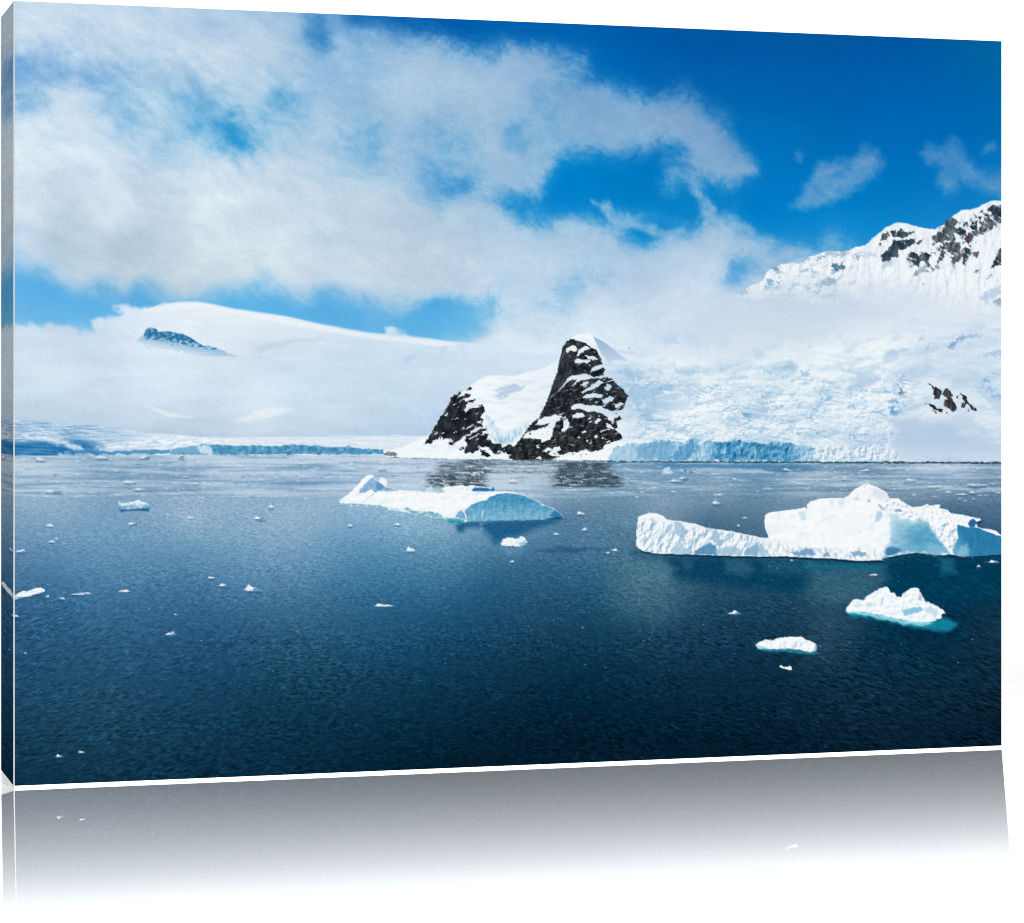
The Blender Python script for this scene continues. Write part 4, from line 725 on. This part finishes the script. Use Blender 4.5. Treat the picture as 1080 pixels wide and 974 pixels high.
    P.fill(B8([(20, 690), (60, 640), (150, 640), (170, 680), (60, 720)]), (40, 108, 152), 1.5, .7, 1.5, .3, inside=[bergB_b])
    P.fill(B8([(390, 640), (430, 600), (520, 640), (588, 690), (480, 700), (420, 690)]), (136, 190, 218), 2.5, .7, 1.5, .3, inside=[bergB_b])
    P.fill(B8([(440, 480), (500, 440), (580, 430), (655, 440), (668, 560), (625, 640), (592, 690), (545, 615)]), snowtex(1.0, .22, .22, 130, (150, 184, 210)), .7, 1, .8, .3, inside=[bergB, bergB_b], label=bergB)
    P.fill(B8([(600, 690), (640, 660), (650, 715), (620, 712)]), (238, 244, 248), .6, .9, 1, .3)
    def blueR(x, y):
        t = ss(1000, 1030, x + (y - 580) * -.6)
        v = fbm(x / 4, y / 14, 4, 131, .55)
        c = mix((116, 178, 206), (44, 126, 170), t)
        return np.clip(c * (1 + .14 * v)[..., None], 0, 1)
    P.fill(B8([(658, 445), (750, 465), (830, 470), (890, 490), (960, 512), (1045, 550), (1090, 565), (1090, 700), (900, 718), (760, 728), (640, 722), (622, 690), (620, 660), (640, 620), (667, 560)]), blueR, .8, 1, .8, .3, bergB_b)
    P.fill(B8([(650, 700), (690, 640), (740, 610), (770, 660), (740, 725), (660, 724)]), (150, 200, 224), 2, .7, 2.5, .3, inside=[bergB_b])
    P.fill(B8([(290, 325), (340, 285), (400, 265), (420, 282), (510, 272), (500, 302), (570, 317), (605, 350), (680, 357), (770, 377), (800, 395), (765, 470), (660, 442), (580, 430), (500, 432), (435, 480), (415, 420), (340, 370)]), snowtex(.75, .28, .28, 132, (196, 216, 234)), .8, 1, 1, .3, bergB)
    P.fill(B8([(755, 440), (772, 405), (800, 393), (818, 405), (830, 425), (815, 462), (770, 465)]), (26, 96, 150), .8, .95, 1, .4, inside=[bergB, bergB_b])
    P.fill(B8([(820, 425), (865, 412), (880, 425), (850, 438)]), (10, 50, 84), .6, .9)
    P.fill(B8([(870, 482), (960, 490), (1010, 507), (1045, 545), (1020, 540), (950, 515), (890, 495)]), (246, 250, 252), .5, 1, .8, .4, bergB)
    # dark line of the undercut at the water
    P.fill(B6([(70, 432), (110, 452), (200, 462), (480, 470), (800, 482), (1080, 486)]) + B7([(180, 626), (440, 640), (600, 645), (750, 662), (950, 655), (1000, 640)]) + B8([(0, 742), (150, 712), (300, 690), (480, 712), (600, 708), (720, 728), (900, 716), (1090, 700), (1090, 716), (900, 732), (700, 742), (560, 722), (300, 704), (150, 728), (0, 756)]) + B7([(950, 668), (750, 678), (600, 662), (440, 656), (180, 640), (0, 640)]) + B6([(800, 496), (480, 484), (200, 474), (90, 456)]), (4, 44, 70), .8, .9, .6, .3)

    O = lambda pts: T(880, 600, 7.714, pts)
    def glow(pts, s, a, c=(66, 178, 196)):
        P.fill(pts, lambda x, y: np.clip(np.array(c, np.float32) / 255 * (1 + .2 * wave_noise(x, y))[..., None], 0, 1), s, a, 2, .2)
    glow(O([(85, 340), (250, 345), (400, 380), (560, 415), (760, 430), (890, 395), (960, 420), (1005, 460), (930, 515), (800, 500), (650, 482), (550, 455), (300, 405), (150, 392)]), 3, .8, (24, 148, 176))
    glow(O([(90, 335), (250, 345), (400, 375), (560, 415), (760, 425), (800, 450), (700, 462), (560, 448), (380, 410), (240, 380), (110, 360)]), 1.8, .95, (150, 220, 232))
    P.fill(O([(88, 330), (120, 290), (150, 252), (190, 245), (230, 262), (255, 235), (280, 215), (330, 182), (380, 156), (430, 147), (450, 170), (458, 192), (490, 198), (508, 230), (545, 226), (560, 196), (610, 166), (650, 152), (690, 168), (712, 220), (740, 262), (790, 282), (830, 305), (865, 322), (908, 360), (872, 372), (875, 400), (800, 430), (700, 437), (560, 418), (400, 382), (250, 352), (100, 352)]), snowtex(.42, .2, .22, 140, (176, 216, 236)), .8, 1, 1.3, .4, bergC)
    for pts, c, a in (([(550, 335), (640, 318), (700, 308), (725, 330), (690, 355), (610, 372), (570, 382)], (128, 190, 220), .85), ([(688, 190), (715, 230), (705, 270), (682, 250)], (180, 198, 216), .9), ([(380, 250), (400, 230), (395, 300), (372, 310)], (176, 222, 238), .8), ([(250, 300), (280, 270), (340, 300), (260, 310)], (186, 222, 238), .7), ([(720, 330), (790, 310), (850, 360), (820, 390), (760, 360)], (186, 210, 230), .7), ([(130, 300), (200, 280), (245, 300), (200, 312)], (206, 232, 242), .8)):
        P.fill(O(pts), c, .9, a, 1.6, .4, inside=[bergC], seed=141)
    D = lambda pts: T(780, 650, 10.8, pts)
    glow(D([(180, 335), (330, 370), (560, 370), (700, 380), (860, 390), (900, 420), (820, 445), (700, 420), (520, 410), (300, 400), (200, 380)]), 1.8, .85, (40, 150, 178))
    P.fill(D([(178, 328), (230, 290), (290, 268), (390, 275), (412, 258), (500, 240), (570, 234), (660, 240), (700, 228), (740, 258), (800, 282), (842, 300), (872, 330), (870, 392), (800, 415), (700, 386), (560, 372), (450, 376), (330, 376), (215, 372)]), snowtex(.5, .2, .16, 142, (178, 212, 232)), .8, 1, 1.0, .4, bergD)
    P.fill(D([(860, 325), (880, 345), (872, 392), (830, 400), (850, 360)]), (140, 186, 218), .6, .8, .6, .4)
    P.fill(D([(185, 335), (240, 340), (330, 365), (215, 370)]), (150, 214, 224), .6, .8, .6, .4)
    P.fill(D([(640, 300), (656, 280), (650, 350), (620, 370)]), (170, 206, 230), .6, .8, .6, .4)
    glow(D([(880, 335), (925, 342), (930, 355), (885, 352)]), .6, .6, (150, 190, 205))
    k = P.part('printed_ice_floe', 'small two-lobed white floe below the flat iceberg in the print')
    P.fill(D([(452, 578), (462, 562), (478, 560), (500, 580), (540, 578), (572, 568), (592, 580), (594, 612), (560, 615), (520, 602), (480, 592)]), (244, 248, 250), .6, 1, .4, .4, k)
    P.fill(Z8([(483, 702), (500, 656), (550, 638), (600, 650), (640, 650), (662, 628), (690, 645), (715, 682), (690, 706), (650, 716), (500, 714)]), snowtex(.8, .3, .3, 143, (180, 212, 232)), .6, 1, .9, .5, bergE)
    P.fill(Z8([(640, 690), (690, 670), (714, 684), (690, 706), (650, 716)]), (120, 178, 208), .6, .7, .6, .5, inside=[bergE])
    F = lambda pts: T(0, 470, 3, pts)
    soft(F([(374, 198), (400, 200), (472, 196), (470, 208), (380, 210)]), (18, 82, 130), 1.2, .8)
    P.fill(F([(372, 202), (376, 172), (388, 184), (404, 180), (420, 178), (438, 171), (448, 178), (466, 182), (472, 190), (468, 196), (440, 200), (400, 203)]), lambda x, y: mix((236, 245, 250), (88, 156, 198), np.clip(.12 + .9 * fbm(x / 6, y / 4, 2, 144) + .6 * ss(531, 537, y) + .5 * (1 - ss(124, 130, x)), 0, 1)), .6, 1, .6, .4, bergF)

    # ---------------- floes
    fl = P.part('printed_ice_floe', 'flat white floe cut by the left edge of the print')
    G = lambda pts: T(0, 560, 8.117, pts)
    soft(G([(200, 560), (385, 520), (330, 560), (260, 580)]), (30, 84, 124), 1, .6)
    P.fill(G([(100, 562), (130, 553), (165, 530), (200, 514), (230, 520), (300, 492), (345, 486), (385, 505), (386, 520), (290, 545), (268, 556), (190, 570), (130, 570)]), snowtex(.7, .3, .3, 145, (176, 206, 226)), .5, 1, .5, .4, fl)
    P.fill(G([(105, 580), (140, 572), (165, 578), (140, 588), (110, 588)]), (205, 224, 236), .5, .9, .4, .4, fl)
    smalls = [('blue_growler', T(660, 470, 2.571, [(95, 76), (104, 62), (118, 57), (124, 68), (130, 75), (118, 78), (100, 78)]), (150, 195, 222), 'small pointed blue berg below the ice cliff in the print'),
              ('blue_growler', T(660, 470, 2.571, [(146, 66), (190, 64), (194, 74), (150, 77), (144, 72)]), (70, 128, 172), 'small flat blue berg below the ice cliff in the print')]
    for nm, pts, c, lb in smalls:
        k = P.part('printed_ice_floe', lb)
        P.fill(pts, lambda x, y, c=c: mix((236, 244, 249), c, np.clip(.62 + .9 * fbm(x / 6, y / 4, 2, 146), 0, 1)), .7, 1, .2, .4, k)
    for i, (fx, fy, w, h) in enumerate(FLOES):
        k = P.part('printed_ice_floe')
        pts = floe_shape(fx, fy, w, h, rs)
        if h > 2.5:
            soft([(fx - w * .4, fy + h * .4), (fx + w * .55, fy + h * .4), (fx + w * .4, fy + h * .4 + 2), (fx - w * .3, fy + h * .4 + 2)], (30, 84, 122), .8, .4)
        tone = 250 - (18 if fy < 530 else 0)
        P.fill(pts, lambda x, y: mix((tone, tone + 1, tone + 2), (134, 178, 204), np.clip(.05 + .5 * pn(x / 3.4, y / 2.4, 147) + .75 * ss(fy, fy + h * .6, y), 0, 1)), .55, 1, min(.5, h * .1), .6, k, thr=.4)
        if h >= 4 and rs.rand() < .5:
            P.fill([(fx + w * .1, fy), (fx + w * .5, fy + h * .1), (fx + w * .4, fy + h * .5), (fx, fy + h * .5)], (70, 120, 158), .5, .7)
    # a sprinkle of brash crumbs, too many to count
    for i in range(330):
        fx = rs.uniform(15, 1056)
        fy = 484 + 44 * rs.rand() ** 1.2 if i < 250 else rs.uniform(530, 720)
        if np.interp(fx, [0, 645, 1064], [484, 490, 492]) > fy:
            continue
        w = rs.uniform(2.5, 9) if i < 250 else rs.uniform(1.2, 2.4)
        col = (228, 237, 243) if rs.rand() < .8 else (72, 122, 160)
        P.fill([(fx - w / 2, fy), (fx - w / 4, fy - .4 - .06 * w), (fx + w / 4, fy - .3), (fx + w / 2, fy), (fx, fy + .5)], col, .7, .6 if i < 250 else .5, inside=[water])
    # film grain, as in any enlarged photograph
    g = np.random.RandomState(5).normal(0, 1, X.shape).astype(np.float32)
    g = (g + np.roll(g, 1, 0) + np.roll(g, 1, 1)) * .0022
    P.C = np.clip(P.C + g[..., None], 0, 1)
    return P


# ---------------------------------------------------------------- the scene
import bpy, bmesh
from mathutils import Vector

scene = bpy.context.scene
COL = scene.collection
M = 0.5 / 827.7                       # metres per unit; the canvas is 69 x 50 x 7.7 cm
CW, CH, CD = 1148.6 * M, 827.7 * M, 127.0 * M
LIFT = 2.7 * M                        # gap under the canvas, filled by an added white wedge
TH = math.atan2(0.1147 * 2857, 1100.7)
GAIN = 1.0 / 1.5                      # reflectance of the inks under the lamp
NX, NY = 1150, 830
TILT = math.radians(5.0)               # floor raised towards the viewer to slant the canvas reflection


def lin(c):
    c = np.clip(c, 0, 1)
    return np.where(c <= 0.04045, c / 12.92, ((c + 0.055) / 1.055) ** 2.4)


def material(name, base=(0.8, 0.8, 0.8), rough=0.6, spec=0.2):
    m = bpy.data.materials.new(name)
    m.use_nodes = True
    b = m.node_tree.nodes['Principled BSDF']
    b.inputs['Base Color'].default_value = (*base, 1)
    b.inputs['Roughness'].default_value = rough
    b.inputs['Specular IOR Level'].default_value = spec
    return m, m.node_tree, b


def link_mesh(name, me, mat, parent=None):
    me.materials.append(mat)
    o = bpy.data.objects.new(name, me)
    COL.objects.link(o)
    o.parent = parent
    return o


# printed canvas: inks from the colour attribute, woven cotton relief
ink, nt, bs = material('printed_canvas', rough=0.9, spec=0.0)
at = nt.nodes.new('ShaderNodeAttribute'); at.attribute_name = 'ink'
nt.links.new(at.outputs['Color'], bs.inputs['Base Color'])
tc = nt.nodes.new('ShaderNodeTexCoord')
w1 = nt.nodes.new('ShaderNodeTexWave'); w1.bands_direction = 'X'; w1.inputs['Scale'].default_value = 420
w2 = nt.nodes.new('ShaderNodeTexWave'); w2.bands_direction = 'Z'; w2.inputs['Scale'].default_value = 420
for w in (w1, w2):
    w.inputs['Distortion'].default_value = 1.5
    nt.links.new(tc.outputs['Object'], w.inputs['Vector'])
ad = nt.nodes.new('ShaderNodeMath'); ad.operation = 'ADD'
nt.links.new(w1.outputs['Fac'], ad.inputs[0]); nt.links.new(w2.outputs['Fac'], ad.inputs[1])
bp = nt.nodes.new('ShaderNodeBump'); bp.inputs['Strength'].default_value = 0.04; bp.inputs['Distance'].default_value = 0.0002
nt.links.new(ad.outputs[0], bp.inputs['Height']); nt.links.new(bp.outputs['Normal'], bs.inputs['Normal'])


def speckled(name, c0, c1, scale, rough=0.6):
    m, t, b = material(name, c0, rough)
    n = t.nodes.new('ShaderNodeTexNoise'); n.inputs['Scale'].default_value = scale; n.inputs['Detail'].default_value = 6
    r = t.nodes.new('ShaderNodeValToRGB')
    r.color_ramp.elements[0].color = (*c0, 1); r.color_ramp.elements[1].color = (*c1, 1)
    c = t.nodes.new('ShaderNodeTexCoord')
    t.links.new(c.outputs['Object'], n.inputs['Vector']); t.links.new(n.outputs['Fac'], r.inputs['Fac']); t.links.new(r.outputs['Color'], b.inputs['Base Color'])
    return m

white_strip = speckled('gap_filler_white', (0.86, 0.86, 0.86), (0.9, 0.9, 0.9), 60)
fold_mat = speckled('bare_canvas_fold', (0.42, 0.42, 0.41), (0.56, 0.56, 0.55), 300, 0.9)
wood = speckled('pine_wood', (0.50, 0.34, 0.18), (0.62, 0.45, 0.26), 40)
raw = speckled('raw_canvas', (0.70, 0.68, 0.62), (0.78, 0.76, 0.70), 500, 0.95)

# floor (polish tapered outwards to fade the canvas reflection) and white backdrop
fm, ft, fb = material('white_floor', (0.88, 0.92, 0.94), 0.7, 0.0)
out = ft.nodes['Material Output']
gl = ft.nodes.new('ShaderNodeBsdfGlossy'); gl.inputs['Roughness'].default_value = 0.0; gl.inputs['Color'].default_value = (1, 1, 1, 1)
mx = ft.nodes.new('ShaderNodeMixShader')
fc = ft.nodes.new('ShaderNodeTexCoord'); sx = ft.nodes.new('ShaderNodeSeparateXYZ')
mr = ft.nodes.new('ShaderNodeMapRange'); mr.inputs['From Min'].default_value = 0; mr.inputs['From Max'].default_value = -1271 * M
cr = ft.nodes.new('ShaderNodeFloatCurve')
cv = cr.mapping.curves[0]
KP = [(0.0, .78), (.28, .735), (.558, .60), (.655, .53), (.739, .45), (.815, .36), (.883, .25), (.95, .11), (1.0, 0.0)]
cv.points[0].location = KP[0]; cv.points[1].location = KP[-1]
for p in KP[1:-1]:
    cv.points.new(*p)
cr.mapping.update()
ft.links.new(fc.outputs['Object'], sx.inputs[0]); ft.links.new(sx.outputs['Y'], mr.inputs['Value']); ft.links.new(mr.outputs[0], cr.inputs['Value'])
ft.links.new(cr.outputs[0], mx.inputs['Fac']); ft.links.new(fb.outputs[0], mx.inputs[1]); ft.links.new(gl.outputs[0], mx.inputs[2])
ft.links.new(mx.outputs[0], out.inputs['Surface'])
bm_mat = speckled('white_backdrop', (0.84, 0.84, 0.84), (0.86, 0.86, 0.86), 3, 0.9)

# canvas origin: middle of its front face, on the floor
ax, ay = -525.5 * M, 2857 * M
ux, uy = math.cos(TH), math.sin(TH)
org = Vector((ax + ux * CW / 2, ay + uy * CW / 2, 0))


def frame_to_world(o):
    o.location = org
    o.rotation_euler = (0, 0, TH)

canvas = bpy.data.objects.new('canvas_print', None)
canvas.empty_display_size = 0.1
COL.objects.link(canvas)
frame_to_world(canvas)
canvas['label'] = 'thick canvas print of icebergs and snowy mountains standing on a glossy white floor'
canvas['category'] = 'canvas print'


def box(name, x0, x1, y0, y1, z0, z1, mat, parent, bevel=0.0):
    bm = bmesh.new()
    v = [bm.verts.new((x, y, z)) for x in (x0, x1) for y in (y0, y1) for z in (z0, z1)]
    for f in ((0, 1, 3, 2), (4, 6, 7, 5), (0, 4, 5, 1), (2, 3, 7, 6), (0, 2, 6, 4), (1, 5, 7, 3)):
        bm.faces.new([v[i] for i in f])
    bmesh.ops.recalc_face_normals(bm, faces=bm.faces)
    if bevel:
        bmesh.ops.bevel(bm, geom=bm.edges[:], offset=bevel, segments=2, affect='EDGES')
    me = bpy.data.meshes.new(name)
    bm.to_mesh(me); bm.free()
    return link_mesh(name, me, mat, parent)


def grid_mesh(name, V, Cc, quads, parent):
    """quads (n,4) into the big vertex table V with colours Cc"""
    idx, inv = np.unique(quads.ravel(), return_inverse=True)
    n = len(quads)
    me = bpy.data.meshes.new(name)
    me.vertices.add(len(idx)); me.loops.add(n * 4); me.polygons.add(n)
    me.vertices.foreach_set('co', V[idx].astype(np.float32).ravel())
    me.loops.foreach_set('vertex_index', inv.astype(np.int32).ravel())
    me.polygons.foreach_set('loop_start', np.arange(0, n * 4, 4, dtype=np.int32))
    a = me.color_attributes.new('ink', 'FLOAT_COLOR', 'POINT')
    c4 = np.ones((len(idx), 4), np.float32)
    c4[:, :3] = Cc[idx]
    a.data.foreach_set('color', c4.ravel())
    me.update(calc_edges=True)
    return link_mesh(name, me, ink, parent)


# paint the picture, then cut it along its motifs: every motif is one printed part
uu, vv = np.meshgrid(np.linspace(0, 1, NX), np.linspace(0, 1, NY))
dd = 1 + 0.1147 * uu
P = paint(540 + (-525.5 + 1100.7 * uu) / dd, 415.4 + (-414.1 + 827.7 * vv) / dd)
C = (lin(P.C) * (GAIN / (1 + .07 * np.clip(vv * 1.6 - .6, 0, 1)))[..., None]).astype(np.float32).reshape(-1, 3)  # inks darkened towards the bottom to offset light bounced off the floor
V = np.stack([(uu - .5) * CW, np.zeros_like(uu), LIFT + (1 - vv) * CH], -1).reshape(-1, 3)
ii = np.arange(NX * NY).reshape(NY, NX)
Q = np.stack([ii[:-1, :-1], ii[1:, :-1], ii[1:, 1:], ii[:-1, 1:]], -1).reshape(-1, 4)
QL = P.L[:-1, :-1].ravel()
made = {}
for k, (nm, lb, par) in enumerate(P.names):
    q = Q[QL == k]
    if len(q) == 0:
        continue
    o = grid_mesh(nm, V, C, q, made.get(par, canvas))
    if lb:
        o['label'] = lb
    made[k] = o

# the wrapped sides carry the mirrored border of the picture
CI = C.reshape(NY, NX, 3)


def side(name, cols, P0, along, depth):
    h, w = cols.shape[:2]
    a, b = np.meshgrid(np.linspace(0, 1, h), np.linspace(0, 1, w), indexing='ij')
    Vv = (np.array(P0) + a[..., None] * np.array(along) + b[..., None] * np.array(depth)).reshape(-1, 3)
    i = np.arange(h * w).reshape(h, w)
    q = np.stack([i[:-1, :-1], i[:-1, 1:], i[1:, 1:], i[1:, :-1]], -1).reshape(-1, 4)
    return grid_mesh(name, Vv, cols.reshape(-1, 3).astype(np.float32), q, canvas)

ST = 34
side('wrapped_side', CI[:, :ST], (-CW / 2, 0, LIFT + CH), (0, 0, -CH), (0, CD, 0))['label'] = 'narrow left side with the mirrored edge of the print'
side('wrapped_side', CI[:, NX - ST:][:, ::-1], (CW / 2, 0, LIFT + CH), (0, 0, -CH), (0, CD, 0))
side('wrapped_side', np.swapaxes(CI[:ST], 0, 1), (-CW / 2, 0, LIFT + CH), (CW, 0, 0), (0, CD, 0))
side('wrapped_side', np.swapaxes(CI[NY - ST:][::-1], 0, 1), (-CW / 2, 0, LIFT), (CW, 0, 0), (0, CD, 0))
e = 0.35 * M
box('edge_fold', -CW / 2 - e, -CW / 2 + 0.9 * M, -e, 0.9 * M, LIFT, LIFT + CH, fold_mat, canvas)['label'] = 'thin pale fold along the left front edge'
base = box('gap_filler_wedge', -CW / 2 + 0.2 * M, CW / 2 - 0.2 * M, -0.15 * M, CD * .985, 0.0, LIFT - 0.05 * M, white_strip, canvas)  # added to show white where shade would fall under the canvas
for v in base.data.vertices:            # its foot follows the tilted floor
    if v.co.z < LIFT * .5:
        v.co.z = -v.co.y * math.tan(TILT) + 0.00005
bar = 0.036
box('stretcher_bar', -CW / 2 + .002, CW / 2 - .002, CD - .022, CD - .001, LIFT + .002, LIFT + bar, wood, canvas, .001)
box('stretcher_bar', -CW / 2 + .002, CW / 2 - .002, CD - .022, CD - .001, LIFT + CH - bar, LIFT + CH - .002, wood, canvas, .001)
box('stretcher_bar', -CW / 2 + .002, -CW / 2 + bar, CD - .022, CD - .001, LIFT + bar + .0005, LIFT + CH - bar - .0005, wood, canvas, .001)
box('stretcher_bar', CW / 2 - bar, CW / 2 - .002, CD - .022, CD - .001, LIFT + bar + .0005, LIFT + CH - bar - .0005, wood, canvas, .001)
box('canvas_back', -CW / 2 + .003, CW / 2 - .003, .0015, .0022, LIFT + .003, LIFT + CH - .003, raw, canvas)

# floor and backdrop: one white sweep
me = bpy.data.meshes.new('floor')
me.from_pydata([(-9, -2.2, 0), (9, -2.2, 0), (9, 1.6, 0), (-9, 1.6, 0)], [], [(0, 1, 2, 3)])
floor = link_mesh('floor', me, fm)
frame_to_world(floor)
floor.rotation_euler = (-TILT, 0, TH)
floor['kind'] = 'structure'
pts = []
for i in range(17):
    a = i / 16 * math.pi / 2
    pts.append((1.6 + 0.6 * math.sin(a), 0.6 - 0.6 * math.cos(a)))
pts.append((2.2, 3.2))
vs = [(x, y, z) for (y, z) in pts for x in (-9, 9)]
fs = [(2 * i, 2 * i + 1, 2 * i + 3, 2 * i + 2) for i in range(len(pts) - 1)]
me = bpy.data.meshes.new('backdrop')
me.from_pydata(vs, [], fs)
for p in me.polygons:
    p.use_smooth = True
backdrop = link_mesh('backdrop', me, bm_mat)
frame_to_world(backdrop)
backdrop.rotation_euler = (-TILT, 0, TH)
backdrop['kind'] = 'structure'

# studio lamp above the camera and a faint white room light
EL = math.radians(46)
ld = bpy.data.lights.new('softbox', 'AREA')
ld.shape = 'DISK'; ld.size = 2.6; ld.energy = 2540; ld.color = (1, 1, 1)
lamp = bpy.data.objects.new('softbox', ld)
COL.objects.link(lamp)
aim = org + Vector((0, 0, .2))
az = Vector((0.10, -1, 0)).normalized()
lamp.location = aim + az * 14.0 * math.cos(EL) + Vector((0, 0, 14.0 * math.sin(EL)))
lamp.rotation_euler = (aim - lamp.location).to_track_quat('-Z', 'Y').to_euler()
w = bpy.data.worlds.new('World')
scene.world = w
w.use_nodes = True
w.node_tree.nodes['Background'].inputs['Color'].default_value = (1, 1, 1, 1)
w.node_tree.nodes['Background'].inputs['Strength'].default_value = 0.05

# camera at half the height of the canvas, view shifted down
cd = bpy.data.cameras.new('camera')
cam = bpy.data.objects.new('camera', cd)
COL.objects.link(cam)
cam.location = (0, 0, LIFT + 413.6 * M)
cam.rotation_euler = (math.pi / 2, 0, 0)
cd.sensor_fit = 'HORIZONTAL'
cd.sensor_width = 36
cd.lens = 36 * 2857 / 1080
cd.shift_y = (415.4 - 487.0) / 1080
cd.clip_start = 0.01
cd.clip_end = 100
scene.camera = cam
scene.view_settings.view_transform = 'Standard'
scene.view_settings.look = 'None'
scene.view_settings.exposure = 0
scene.view_settings.gamma = 1
scene.cycles.use_denoising = False      # the denoiser would wipe the fine print out of the floor's reflection
scene.cycles.sample_clamp_indirect = 3.0
scene.cycles.max_bounces = 6
scene.cycles.filter_width = 0.9
